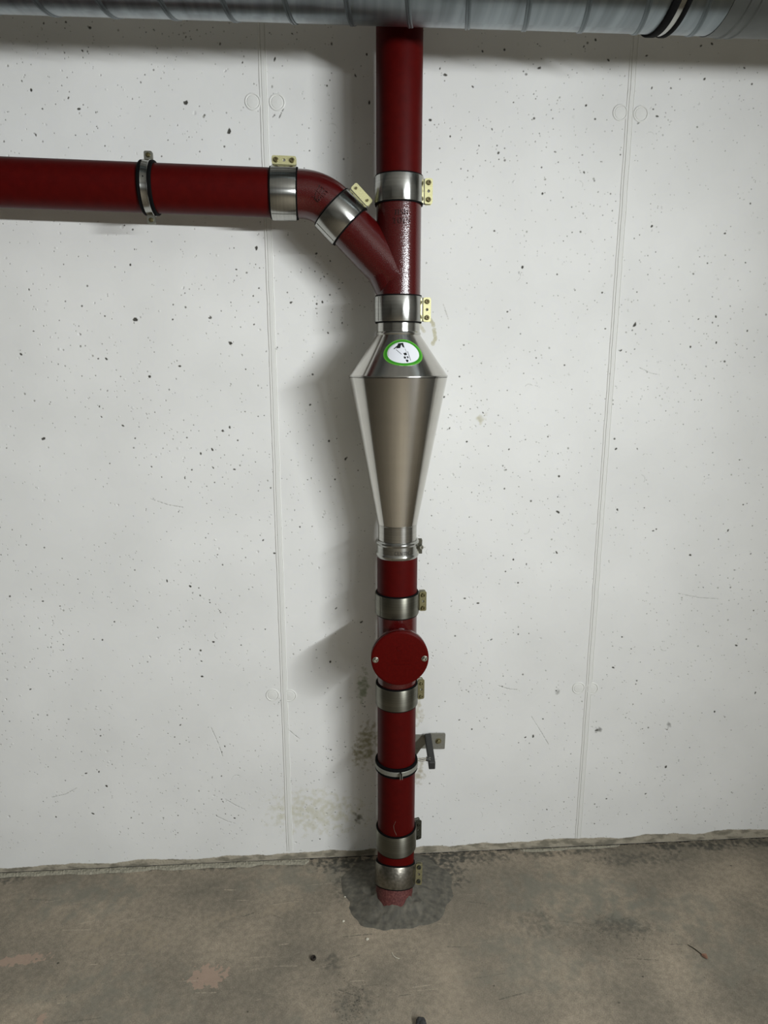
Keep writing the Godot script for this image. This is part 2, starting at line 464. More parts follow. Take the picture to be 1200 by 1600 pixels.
func floor_material() -> StandardMaterial3D:
	tw = 2048; th = 1024
	var a := grain_image(1024, 512, noise(FastNoiseLite.TYPE_SIMPLEX_SMOOTH, 0.007, 23, 6), Color(0.445, 0.42, 0.37), Color(0.63, 0.58, 0.505))
	a.resize(tw, th, Image.INTERPOLATE_CUBIC)
	col = a.get_data()
	var g := noise(FastNoiseLite.TYPE_SIMPLEX_SMOOTH, 0.06, 28, 4).get_seamless_image(tw, th, false, false, 0.15)
	g.convert(Image.FORMAT_L8)
	hgt = g.get_data()
	for i in hgt.size():
		var d := (hgt[i] - 128) * 0.00075
		col[i * 3] = clampi(int(col[i * 3] * (1.0 + d)), 0, 255); col[i * 3 + 1] = clampi(int(col[i * 3 + 1] * (1.0 + d)), 0, 255); col[i * 3 + 2] = clampi(int(col[i * 3 + 2] * (1.0 + d)), 0, 255)
		hgt[i] = 110 + int(hgt[i] * 0.2)
	var g2 := noise(FastNoiseLite.TYPE_SIMPLEX_SMOOTH, 0.33, 29, 2).get_seamless_image(tw, th, false, false, 0.1)
	g2.convert(Image.FORMAT_L8)
	var gd := g2.get_data()
	for i in gd.size():
		var d := 1.0 + (gd[i] - 128) * 0.0011
		col[i * 3] = clampi(int(col[i * 3] * d), 0, 255); col[i * 3 + 1] = clampi(int(col[i * 3 + 1] * d), 0, 255); col[i * 3 + 2] = clampi(int(col[i * 3 + 2] * d), 0, 255)
	rng.seed = 77
	var f := noise(FastNoiseLite.TYPE_SIMPLEX_SMOOTH, 0.11, 15, 2)
	var broad := noise(FastNoiseLite.TYPE_SIMPLEX_SMOOTH, 0.02, 16, 5)
	var fine := noise(FastNoiseLite.TYPE_SIMPLEX_SMOOTH, 0.06, 18, 5)
	var grime := Color(0.27, 0.265, 0.24)
	var grey := Color(0.455, 0.45, 0.405)
	# greyer, greener areas
	for s in [[0.5, 0.20, 260, 110, 0.1, 0.6], [0.35, 0.42, 190, 120, 0.0, 0.45], [0.75, 0.28, 240, 70, 0.0, 0.5], [-0.95, 0.12, 170, 90, 0.0, 0.6], [-0.75, 0.48, 220, 120, 0.2, 0.45], [0.9, 0.45, 160, 120, 0.0, 0.4], [-0.3, 0.08, 190, 70, 0.0, 0.5], [-0.2, 0.62, 260, 90, 0.0, 0.35]]:
		var p := floor_px(s[0], s[1])
		stain(p.x, p.y, s[2], s[3], s[4], grey, s[5], broad)
	# dirt along the wall and round the pipe foot
	for k in 46:
		var wx := rng.randf_range(-1.3, 1.3)
		var p := floor_px(wx, rng.randf_range(0.0, 0.035))
		stain(p.x, p.y, rng.randf_range(30, 110), rng.randf_range(10, 26), 0.0, grime, rng.randf_range(0.3, 0.75), fine)
	for s in [[0.13, 0.03, 110, 36, 0.0, 0.9], [-0.14, 0.035, 120, 34, 0.0, 0.9], [0.16, 0.09, 70, 60, 0.6, 0.8], [-0.13, 0.12, 60, 70, 0.0, 0.7], [0.3, 0.03, 90, 30, 0.0, 0.6], [0.63, 0.33, 90, 36, 0.1, 0.45], [0.40, 0.30, 60, 50, 0.0, 0.35], [0.8, 0.07, 160, 30, 0.0, 0.5], [-0.19, 0.40, 26, 34, 0.0, 0.5], [-0.14, 0.52, 55, 60, 0.0, 0.35]]:
		var p := floor_px(s[0], s[1])
		stain(p.x, p.y, s[2], s[3], s[4], grime, s[5], fine)
	# wall-foot crack: its shade painted near black into the floor colour, along with dirt
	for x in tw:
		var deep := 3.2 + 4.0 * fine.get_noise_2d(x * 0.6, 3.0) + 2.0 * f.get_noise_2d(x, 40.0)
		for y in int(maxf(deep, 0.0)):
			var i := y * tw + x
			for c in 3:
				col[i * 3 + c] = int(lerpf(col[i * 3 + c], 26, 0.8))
	# bare pink-brown patches and pale scrapes
	for s in [[-1.04, 0.335, 90, 18, -0.12], [-0.905, 0.52, 12, 26, 0.2], [-0.52, 0.42, 60, 34, 0.0]]:
		var p := floor_px(s[0], s[1])
		blotch(p.x, p.y, s[2] * 0.62, s[3] * 0.7, s[4], Color(0.66, 0.56, 0.49), 0.7, 0, fine, 0.75)
	for s in [[-0.69, 0.30, 34, 30], [-0.74, 0.25, 60, 26], [-0.5, 0.22, 70, 22], [-0.85, 0.28, 70, 30], [-0.35, 0.2, 60, 20]]:
		var p := floor_px(s[0], s[1])
		stain(p.x, p.y, s[2], s[3], -0.2, Color(0.60, 0.55, 0.47), 0.6, fine)
	for k in 60:
		var p := floor_px(rng.randf_range(-1.1, 0.2), rng.randf_range(0.08, 0.5))
		var l := rng.randf_range(12, 60)
		stroke([p, p + Vector2(l, rng.randf_range(-8, 3))], rng.randf_range(0.8, 1.5), Color(0.70, 0.65, 0.57), rng.randf_range(0.4, 0.85), 0, f)
	for k in 34:
		var p := floor_px(rng.randf_range(-1.2, 1.2), rng.randf_range(0.05, 0.7))
		var l := rng.randf_range(15, 70)
		stroke([p, p + Vector2(l, rng.randf_range(-14, 22))], rng.randf_range(0.8, 1.8), grime, rng.randf_range(0.2, 0.5), -10, f)
	for k in 900:
		var p := Vector2(rng.randf() * tw, rng.randf() * th)
		var s := rng.randf_range(0.6, 1.3) if rng.randf() < 0.93 else rng.randf_range(1.4, 3.2)
		blotch(p.x, p.y, s, s * 0.8, 0.0, Color(0.13, 0.125, 0.11), rng.randf_range(0.4, 0.9), -60, f, 0.4)
	for k in 220:
		var at := floor_px(-0.14 + rng.randfn() * 0.03, 0.52 + rng.randfn() * 0.035)
		blotch(at.x, at.y, 1.3, 1.0, 0.0, Color(0.17, 0.16, 0.14), 0.7, -40, f, 0.5)
	for k in 320:
		var at := floor_px(0.62 + rng.randfn() * 0.09, 0.36 + rng.randfn() * 0.04)
		blotch(at.x, at.y, 1.2, 0.9, 0.0, Color(0.19, 0.18, 0.15), 0.6, -40, f, 0.5)
	for k in 130:
		var p := Vector2(rng.randf() * tw, rng.randf() * th)
		blotch(p.x, p.y, 0.9, 0.9, 0.0, Color(0.75, 0.71, 0.62), 0.6, 20, f, 0.3)
	var m := mat(Color.WHITE, 0.72, 0.0, 0.4)
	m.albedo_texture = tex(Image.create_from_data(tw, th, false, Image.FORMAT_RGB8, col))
	m.heightmap_enabled = true
	m.heightmap_scale = 0.14
	m.heightmap_texture = tex(Image.create_from_data(tw, th, false, Image.FORMAT_L8, hgt))
	return m


func tiled(lo: Color, hi: Color, freq: float, seed_: int, scale: float, rough: float, metal := 0.0, relief := 0.0, kind := FastNoiseLite.TYPE_SIMPLEX_SMOOTH, size := 256) -> StandardMaterial3D:
	var m := mat(Color.WHITE, rough, metal)
	var f := noise(kind, freq, seed_, 4)
	m.albedo_texture = tex(grain_image(size, size, f, lo, hi))
	m.uv1_triplanar = true
	m.uv1_scale = Vector3.ONE * scale
	if relief > 0.0:
		var g := f.get_seamless_image(size, size, false, false, 0.15)
		g.convert(Image.FORMAT_L8)
		m.heightmap_enabled = true
		m.heightmap_scale = relief
		m.heightmap_texture = tex(g)
	return m


func brushed(c: Color, rough: float, seed_: int, lo := 0.82, squeeze := 24.0, bend := 0.0) -> StandardMaterial3D:
	# metal sheet with fine streaks running round the part (uv x is the way round)
	var f := noise(FastNoiseLite.TYPE_SIMPLEX_SMOOTH, 0.05, seed_, 3)
	var w := 256
	var out := PackedByteArray()
	out.resize(w * w * 3)
	var src := PackedByteArray()
	src.resize(w * w)
	for y in w:
		for x in w:
			var a := TAU * x / w
			var b := TAU * y / w
			var k := 0.5 + 0.5 * f.get_noise_3d(cos(b) * w * 0.16 + cos(a) * 2.5, sin(b) * w * 0.16 + sin(a) * 2.5, 7.0 + cos(a) * 1.2)
			src[y * w + x] = int(k * 255)
			var q := lerpf(lo, 1.0, k)
			for j in 3:
				out[(y * w + x) * 3 + j] = int(c[j] * q * 255)
	var m := mat(Color.WHITE, rough, 1.0)
	m.albedo_texture = tex(Image.create_from_data(w, w, false, Image.FORMAT_RGB8, out))
	m.uv1_scale = Vector3(4.0, squeeze, 1)
	m.anisotropy_enabled = true
	m.anisotropy = -0.85
	if bend > 0.0:
		m.heightmap_enabled = true
		m.heightmap_scale = bend
		m.heightmap_texture = tex(Image.create_from_data(w, w, false, Image.FORMAT_L8, src))
	return m


func make_materials() -> void:
	M.wall = wall_material()
	M.floor = floor_material()
	M.floor_far = tiled(Color(0.445, 0.42, 0.37), Color(0.63, 0.58, 0.505), 0.02, 24, 0.8, 0.75)
	M.plaster = mat(Color(0.86, 0.86, 0.84), 0.8)
	M.concrete = tiled(Color(0.38, 0.375, 0.36), Color(0.48, 0.475, 0.455), 0.02, 25, 0.7, 0.85)
	M.ceiling = tiled(Color(0.58, 0.575, 0.555), Color(0.68, 0.675, 0.655), 0.02, 26, 0.7, 0.85)
	M.bead = mat(Color(0.875, 0.875, 0.855), 0.6, 0.0, 0.35)
	M.mortar = tiled(Color(0.26, 0.255, 0.23), Color(0.45, 0.43, 0.38), 0.03, 31, 5.0, 0.85, 0.0, 0.12)
	M.fillet = tiled(Color(0.46, 0.45, 0.395), Color(0.68, 0.655, 0.58), 0.05, 33, 7.0, 0.85, 0.0, 0.4)
	# painted cast iron: the drawn pipes are matt, the castings have a pebbled gloss coat
	M.red = tiled(Color(0.255, 0.030, 0.026), Color(0.295, 0.038, 0.032), 0.03, 51, 5.0, 0.42)
	M.red.metallic_specular = 0.20
	M.red_cast = tiled(Color(0.245, 0.030, 0.030), Color(0.285, 0.036, 0.036), 0.09, 52, 14.0, 0.17, 0.0, 0.03)
	M.red_cast.metallic_specular = 0.60
	M.red_cover = tiled(Color(0.27, 0.032, 0.024), Color(0.31, 0.038, 0.029), 0.05, 53, 8.0, 0.40, 0.0, 0.02)
	M.red_cover.metallic_specular = 0.16
	M.red_worn = tiled(Color(0.20, 0.03, 0.026), Color(0.47, 0.29, 0.26), 0.06, 54, 9.0, 0.75, 0.0, 0.03)
	M.steel = brushed(Color(0.72, 0.72, 0.70), 0.22, 61, 0.86)
	M.steel_dull = brushed(Color(0.52, 0.515, 0.47), 0.40, 62, 0.8)
	M.steel_dirty = tiled(Color(0.40, 0.39, 0.35), Color(0.62, 0.60, 0.56), 0.04, 63, 8.0, 0.36, 1.0, 0.03)
	M.cone = brushed(Color(0.80, 0.79, 0.765), 0.15, 64, 0.97, 3.0)
	M.neck = brushed(Color(0.78, 0.775, 0.75), 0.2, 65, 0.85)
	M.rubber = mat(Color(0.02, 0.02, 0.022), 0.8, 0.0, 0.25)
	M.zinc = tiled(Color(0.80, 0.78, 0.56), Color(0.90, 0.89, 0.72), 0.05, 66, 20.0, 0.38, 0.75)
	M.zinc_dull = tiled(Color(0.42, 0.40, 0.28), Color(0.58, 0.55, 0.42), 0.05, 67, 20.0, 0.5, 0.7)
	M.zinc_grimy = tiled(Color(0.15, 0.15, 0.12), Color(0.28, 0.275, 0.22), 0.05, 68, 20.0, 0.6, 0.5)
	M.bolt = mat(Color(0.45, 0.42, 0.30), 0.4, 0.9)
	M.bolt_grey = mat(Color(0.66, 0.66, 0.62), 0.35, 1.0)
	M.hole = mat(Color(0.05, 0.05, 0.045), 0.8)
	M.galv = brushed(Color(0.60, 0.635, 0.65), 0.36, 69, 0.72, 3.0)
	M.galv_seam = mat(Color(0.40, 0.43, 0.44), 0.4, 1.0)
	M.galv_grey = tiled(Color(0.36, 0.37, 0.36), Color(0.42, 0.43, 0.42), 0.01, 70, 4.0, 0.5, 0.9)
	M.plate = tiled(Color(0.50, 0.50, 0.47), Color(0.62, 0.62, 0.58), 0.05, 71, 20.0, 0.5, 0.6)
	M.arm = tiled(Color(0.17, 0.17, 0.165), Color(0.23, 0.23, 0.22), 0.05, 72, 20.0, 0.6, 0.2)
	M.lamp_body = mat(Color(0.80, 0.80, 0.80), 0.5)
	M.glow = mat(Color(0.95, 0.95, 0.92), 0.4)
	M.glow.emission_enabled = true
	M.glow.emission = LAMP_COLOR
	M.glow.emission_energy_multiplier = 5.0
	M.stone = tiled(Color(0.13, 0.13, 0.13), Color(0.22, 0.22, 0.215), 0.06, 73, 30.0, 0.8)
	M.brown = mat(Color(0.15, 0.12, 0.09), 0.7)
	M.white_bit = mat(Color(0.80, 0.78, 0.71), 0.8)
	M.twig = mat(Color(0.17, 0.15, 0.10), 0.8)
	M.dry_leaf = mat(Color(0.56, 0.42, 0.34), 0.8)
	M.green = mat(Color(0.20, 0.56, 0.12), 0.35)
	M.ink = mat(Color(0.06, 0.06, 0.06), 0.5)


# ---------------------------------------------------------------- things
func pipe(prof_len: float, mb: MB, xf: Transform3D, r := PIPE_R) -> void:
	var c := 0.0025
	mb.lathe([Vector2(r - 0.006, 0), Vector2(r - c, 0), Vector2(r, c), Vector2(r, prof_len - c), Vector2(r - c, prof_len), Vector2(r - 0.006, prof_len)], xf, 72)


func coupling(label: String, xf: Transform3D, h: float, steel: Material, zinc: Material, bolt_mat: Material, seam := true, r := 0.0605) -> Node3D:
	var t := thing("pipe_coupling", label, "coupling", xf.origin, "pipe couplings", xf.basis)
	var mb := MB.new()
	mb.lathe([Vector2(PIPE_R - 0.0005, -h / 2 - 0.0035), Vector2(r - 0.0022, -h / 2 - 0.0035), Vector2(r - 0.0016, -h / 2 + 0.004), Vector2(r - 0.0016, h / 2 - 0.004), Vector2(r - 0.0022, h / 2 + 0.0035), Vector2(PIPE_R - 0.0005, h / 2 + 0.0035)], Transform3D.IDENTITY, 64)
	part(t, "gasket", mb, M.rubber)
	mb = MB.new()
	var p := [Vector2(r - 0.0014, -h / 2), Vector2(r - 0.0004, -h / 2 - 0.0002), Vector2(r, -h / 2 + 0.0006), Vector2(r, h / 2 - 0.0006), Vector2(r - 0.0004, h / 2 + 0.0002), Vector2(r - 0.0014, h / 2)]
	mb.lathe(p, Transform3D.IDENTITY, 72)
	part(t, "band", mb, steel)
	if seam:
		mb = MB.new()
		var o := 0.0009
		mb.lathe([Vector2(r - 0.0002, -h / 2 + 0.0008), Vector2(r + o, -h / 2 + 0.001), Vector2(r + o, h / 2 - 0.001), Vector2(r - 0.0002, h / 2 - 0.0008)], Transform3D.IDENTITY, 14, deg_to_rad(150), deg_to_rad(205))
		for a in [150.0, 205.0]:
			var d := Vector3(cos(deg_to_rad(a)), 0, sin(deg_to_rad(a)))
			mb.flat4(d * (r - 0.0002) + Vector3(0, -h / 2 + 0.001, 0), d * (r + o) + Vector3(0, -h / 2 + 0.001, 0), d * (r + o) + Vector3(0, h / 2 - 0.001, 0), d * (r - 0.0002) + Vector3(0, h / 2 - 0.001, 0), Vector3(-d.z, 0, d.x) * (1.0 if a > 180 else -1.0))
		part(t, "overlap", mb, steel)
	# the closing lugs: band ends bent out, a plate on each, two screws through both
	var lw := 0.0195
	var lh := h * 0.98
	var lx := r + 0.0015 + lw / 2
	for s in [-1.0, 1.0]:
		mb = MB.new()
		mb.box(Transform3D(Basis.IDENTITY, Vector3(r + lw * 0.42, 0, s * 0.0042)), Vector3(lw * 0.95, h * 0.96, 0.0012), 0.0003)
		part(t, "band_end", mb, steel)
		mb = MB.new()
		mb.plate(rounded(lw, lh, 0.0045), 0.0034, Transform3D(Basis.IDENTITY, Vector3(lx, 0, s * 0.0066)), ring2(0.0036, 14) if s > 0 else PackedVector2Array())
		part(t, "lug_plate", mb, zinc)
	for s in [-1.0, 1.0]:
		mb = MB.new()
		var at := Transform3D(Basis(Vector3.RIGHT, PI / 2), Vector3(lx, s * lh * 0.33, 0.0082))
		mb.lathe([Vector2(0.0062, 0), Vector2(0.0062, 0.0008), Vector2(0.0056, 0.0012), Vector2(0.0052, 0.0052), Vector2(0.0046, 0.0058), Vector2(0.0027, 0.0058), Vector2(0.0027, 0.0025), Vector2(0, 0.0025)], at, 18)
		mb.tube([Vector3(lx, s * lh * 0.33, 0.008), Vector3(lx, s * lh * 0.33, -0.0125)], 0.003, 10)
		part(t, "screw", mb, bolt_mat)
	return t


func letters(words: String, size: float, depth: float) -> Array:
	var tm := TextMesh.new()
	var sf := SystemFont.new()
	sf.font_names = PackedStringArray(["Droid Sans"])
	tm.font = sf
	tm.text = words
	tm.font_size = 32
	tm.pixel_size = size / 23.0
	tm.depth = depth
	tm.curve_step = 3.0
	return tm.get_mesh_arrays()


# letters bent round an axis along y: text starts centred on the +z side of a cylinder of that radius
func bent_letters(mb: MB, words: String, size: float, depth: float, radius: float, at_angle: float, y: float, xf := Transform3D.IDENTITY, flat := false) -> void:
	var arr := letters(words, size, depth)
	var v: PackedVector3Array = arr[Mesh.ARRAY_VERTEX]
	var nn: PackedVector3Array = arr[Mesh.ARRAY_NORMAL]
	var ix = arr[Mesh.ARRAY_INDEX]
	var count: int = ix.size() if ix != null and ix.size() else v.size()
	for i in range(0, count, 3):
		var p: Array = []
		var q: Array = []
		for k in 3:
			var id: int = ix[i + k] if ix != null and ix.size() else i + k
			var a := v[id]
			if flat:
				p.append(xf * Vector3(a.x, a.y + y, a.z)); q.append(xf.basis * nn[id])
			else:
				var t := at_angle + a.x / radius
				var rr := radius + a.z
				p.append(xf * Vector3(sin(t) * rr, a.y + y, cos(t) * rr))
				q.append(xf.basis * (nn[id].rotated(Vector3.UP, t)))
		mb.tri(p[0], p[1], p[2], q[0], q[1], q[2])


func arc_pts(c: Vector3, a: Vector3, b: Vector3, r: float, t0: float, t1: float, n: int) -> Array:
	var out := []
	for k in n + 1:
		var t := t0 + (t1 - t0) * k / n
		out.append(c + a * cos(t) * r + b * sin(t) * r)
	return out


func build_pipes() -> void:
	var z := AXIS_Z
	var up := Transform3D.IDENTITY
	# downpipe from above
	var mb := MB.new()
	pipe(0.72, mb, up)
	single("downpipe", mb, M.red, "long dark red vertical pipe coming down from behind the duct", "pipe", Vector3(0, 1.982, z))
	coupling("bright steel coupling joining the top red downpipe to the branch", Transform3D(Basis.IDENTITY, Vector3(0, 1.981, z)), 0.059, M.steel, M.zinc, M.bolt, false)

	# the branch
	var t := thing("pipe_branch", "glossy dark red Y branch where the side pipe meets the downpipe", "pipe fitting", Vector3(0, 1.7045, z))
	mb = MB.new()
	pipe(0.275, mb, up)
	var dir := Vector3(-1, 1, 0).normalized()
	var j := Vector3(0, 1.779 - 1.7045, 0)
	var arm := along(dir, j, Vector3(1, 1, 0))
	mb.lathe([Vector2(PIPE_R, 0.0), Vector2(PIPE_R, 0.197), Vector2(PIPE_R - 0.0025, 0.2), Vector2(PIPE_R - 0.006, 0.2)], arm, 72)
	# the swelling that fills the crotch and the heel of the casting
	mb.tube([j + Vector3(-0.012, -0.030, 0), j + Vector3(-0.024, 0.012, 0), j + Vector3(-0.036, 0.062, 0)], [0.044, 0.0525, 0.046], 40)
	part(t, "body", mb, M.red_cast)
	mb = MB.new()
	bent_letters(mb, "IISB", 0.0125, 0.0065, PIPE_R, 0.06, 0.218)
	bent_letters(mb, "1015", 0.0135, 0.0065, PIPE_R, 0.06, 0.200)
	part(t, "cast_lettering", mb, M.red_cast)

	# side pipe, elbow and their couplings
	var corner := Vector3(-0.19, 1.9707, z)
	var slope := Vector3(-1, 0.0217, 0).normalized()
	var end_h := corner + slope * 0.0862
	mb = MB.new()
	var hx := along(slope, end_h, Vector3(0, 1, 0))
	pipe(1.9, mb, Transform3D(hx.basis, Vector3.ZERO))
	single("side_pipe", mb, M.red, "long dark red pipe running across the wall to the left", "pipe", end_h)
	coupling("steel coupling with its lugs on top, on the level side pipe", along(slope, end_h + slope * 0.0005, Vector3(0, 1, 0)), 0.059, M.steel, M.zinc, M.bolt)
	var bend_l := 0.046
	var bend_r := bend_l / tan(deg_to_rad(43.8 / 2))
	var p0 := corner + slope * bend_l
	var d1 := Vector3(1, -1, 0).normalized()
	var p1 := corner + d1 * bend_l
	var n0 := Vector3(slope.y, -slope.x, 0) * -1.0
	var cen := p0 + n0 * bend_r
	var pts := [end_h - p0 + p0]
	var a0 := (p0 - cen).normalized()
	var tang := -slope
	var ang := tang.angle_to(d1)
	for k in 15:
		var tt := ang * k / 14.0
		pts.append(cen + (a0 * cos(tt) + tang * sin(tt)) * bend_r)
	pts.append(corner + d1 * 0.0675)
	t = thing("pipe_elbow", "dark red cast elbow turning the side pipe down to the branch", "pipe fitting", p0)
	for k in pts.size():
		pts[k] -= p0
	mb = MB.new()
	mb.tube(pts, PIPE_R, 72, false)
	part(t, "body", mb, M.red_cast)
	mb = MB.new()
	var mark := corner - p0 + Vector3(0.002, -0.008, 0)
	var turn45 := Transform3D(Basis(Vector3(0, 0, 1), -PI / 4 + 0.1), mark + Vector3(0, 0, 0.0535))
	bent_letters(mb, "IIE", 0.015, 0.0075, 1.0, 0.0, 0.004, turn45, true)
	bent_letters(mb, "X8", 0.013, 0.0075, 1.0, 0.0, -0.013, turn45, true)
	mb.lathe([Vector2(0.0022, 0), Vector2(0.0016, 0.0014), Vector2(0, 0.0018)], Transform3D(Basis(Vector3.RIGHT, PI / 2), mark + Vector3(-0.032, 0.002, 0.0532)), 10)
	part(t, "cast_lettering", mb, M.red_cast)
	var branch_end := j + Vector3(0, 1.7045, z) + dir * 0.2
	coupling("slanted steel coupling between the elbow and the branch", along(d1, branch_end, Vector3(1, 1, 0)), 0.059, M.steel, M.zinc, M.bolt)
	coupling("steel coupling directly above the neck of the steel cone", Transform3D(Basis.IDENTITY, Vector3(0, 1.7045, z)), 0.060, M.steel, M.zinc, M.bolt)

	build_cone()

	# below the cone
	mb = MB.new()
	pipe(0.155, mb, up)
	single("pipe_spool", mb, M.red, "short plain red pipe between the steel cone and the round cover", "pipe", Vector3(0, 0.927, z))
	coupling("steel coupling just above the round red inspection cover", Transform3D(Basis(Vector3.UP, 0.10), Vector3(0, 0.927, z)), 0.058, M.steel_dull, M.zinc_dull, M.bolt)
	build_inspection()
	coupling("dull steel coupling tucked under the round red inspection cover", Transform3D(Basis(Vector3.UP, 0.25), Vector3(0, 0.655, z)), 0.062, M.steel_dull, M.zinc_dull, M.zinc_dull, false)
	mb = MB.new()
	pipe(0.47, mb, up)
	single("pipe_spool", mb, M.red, "red pipe held by the black lined clamp near the floor", "pipe", Vector3(0, 0.185, z))
	coupling("tarnished coupling with black grimy lugs above the pipe foot", Transform3D(Basis(Vector3.UP, 0.35), Vector3(0, 0.186, z)), 0.066, M.steel_dull, M.zinc_grimy, M.zinc_grimy, false)

	# foot bend and the stub that goes into the floor
	var kink := Vector3(0, 0.135, z)
	var lean := Vector3(-0.075, -0.93, 0.375).normalized()
	var cpos := kink + lean * 0.062
	t = thing("foot_bend", "short dusty red bend below the tarnished coupling", "pipe fitting", Vector3(0, 0.186, z))
	mb = MB.new()
	var fp := []
	for k in 9:
		var w := k / 8.0
		fp.append((kink + Vector3(0, 0.03, 0)).lerp(kink, w).lerp(kink.lerp(kink + lean * 0.03, w), w) - Vector3(0, 0.186, z))
	fp.push_front(Vector3.ZERO)
	fp.append(cpos - Vector3(0, 0.186, z))
	mb.tube(fp, PIPE_R, 60, false)
	part(t, "body", mb, M.red_cover)
	coupling("scuffed steel coupling tilted at the very foot of the pipe", along(-lean, cpos, Vector3(1, 0, 0.1)), 0.060, M.steel_dirty, M.zinc_dull, M.zinc_grimy, false)
	mb = MB.new()
	mb.tube([Vector3.ZERO, lean * 0.15], PIPE_R, 60, false)
	single("pipe_stub", mb, M.red_worn, "worn red pipe stub with chipped paint sunk into the floor", "pipe", cpos)


func build_cone() -> void:
	var y0 := 1.062
	var t := thing("steel_cone", "shiny stainless double cone with a green ringed oval sticker", "filter", Vector3(0, y0, AXIS_Z))
	var rr := 0.1265
	var yr := 1.541 - y0
	var yt := 1.644 - y0
	var yb := 1.152 - y0
	var mb := MB.new()
	mb.lathe([Vector2(0.0558, yt - 0.002), Vector2(0.0572, yt + 0.001), Vector2(0.0558, yt + 0.0045), Vector2(0.0543, yt + 0.006), Vector2(0.0543, 1.702 - y0)], Transform3D.IDENTITY, 80)
	part(t, "inlet_neck", mb, M.neck)
	mb = MB.new()
	mb.lathe([Vector2(rr, yr + 0.001), Vector2(0.0553, yt - 0.001)], Transform3D.IDENTITY, 112)
	part(t, "upper_cone", mb, M.cone)
	mb = MB.new()
	mb.lathe([Vector2(rr - 0.0015, yr - 0.0035), Vector2(rr + 0.0006, yr - 0.0022), Vector2(rr + 0.001, yr), Vector2(rr + 0.0004, yr + 0.0016)], Transform3D.IDENTITY, 112)
	part(t, "rim", mb, M.neck)
	mb = MB.new()
	mb.lathe([Vector2(0.0535, yb), Vector2(rr, yr - 0.0035)], Transform3D.IDENTITY, 112)
	part(t, "lower_cone", mb, M.cone)
	mb = MB.new()
	mb.lathe([Vector2(0.0522, -0.03), Vector2(0.0522, yb - 0.003), Vector2(0.0536, yb - 0.0015), Vector2(0.0536, yb + 0.0006)], Transform3D.IDENTITY, 80)
	part(t, "outlet_neck", mb, M.neck)
	build_sticker(t, rr, yr, yt)

	# tension clamp with one bolt, round the outlet neck
	var c := thing("tension_clamp", "ribbed steel clamp with a single bolt below the cone", "clamp", Vector3(0, 1.084, AXIS_Z))
	var r := 0.0562
	mb = MB.new()
	var prof := [Vector2(0.0545, -0.0238), Vector2(r - 0.0004, -0.0235), Vector2(r + 0.0018, -0.0200), Vector2(r + 0.0028, -0.0158), Vector2(r + 0.0012, -0.0120), Vector2(r - 0.0006, -0.0095), Vector2(r - 0.0006, 0.0110), Vector2(r + 0.0005, 0.0125), Vector2(r + 0.0026, 0.0165), Vector2(r + 0.0022, 0.0200), Vector2(r - 0.001, 0.0232), Vector2(0.0525, 0.0225)]
	mb.lathe(prof, Transform3D.IDENTITY, 80, 0.0, TAU, 28.0)
	part(c, "band", mb, M.steel)
	mb = MB.new()
	bent_letters(mb, "CENTEC", 0.0090, 0.0012, r - 0.0002, 0.16, -0.0035)
	part(c, "lettering", mb, M.ink)
	for s in [-1.0, 1.0]:
		mb = MB.new()
		mb.box(Transform3D(Basis(Vector3.UP, 0.0), Vector3(r + 0.0045, 0.001, s * 0.006 - 0.004)), Vector3(0.014, 0.04, 0.0022), 0.0006)
		part(c, "band_end", mb, M.steel_dull)
	mb = MB.new()
	mb.lathe([Vector2(0.0, -0.016), Vector2(0.0036, -0.016), Vector2(0.0036, 0.006), Vector2(0.0058, 0.006), Vector2(0.0058, 0.0125), Vector2(0.005, 0.0135), Vector2(0.0028, 0.0135), Vector2(0.0028, 0.0095), Vector2(0, 0.0095)], Transform3D(Basis(Vector3.RIGHT, PI / 2), Vector3(r + 0.0085, 0.001, 0.0)), 18)
	part(c, "bolt", mb, M.bolt_grey)


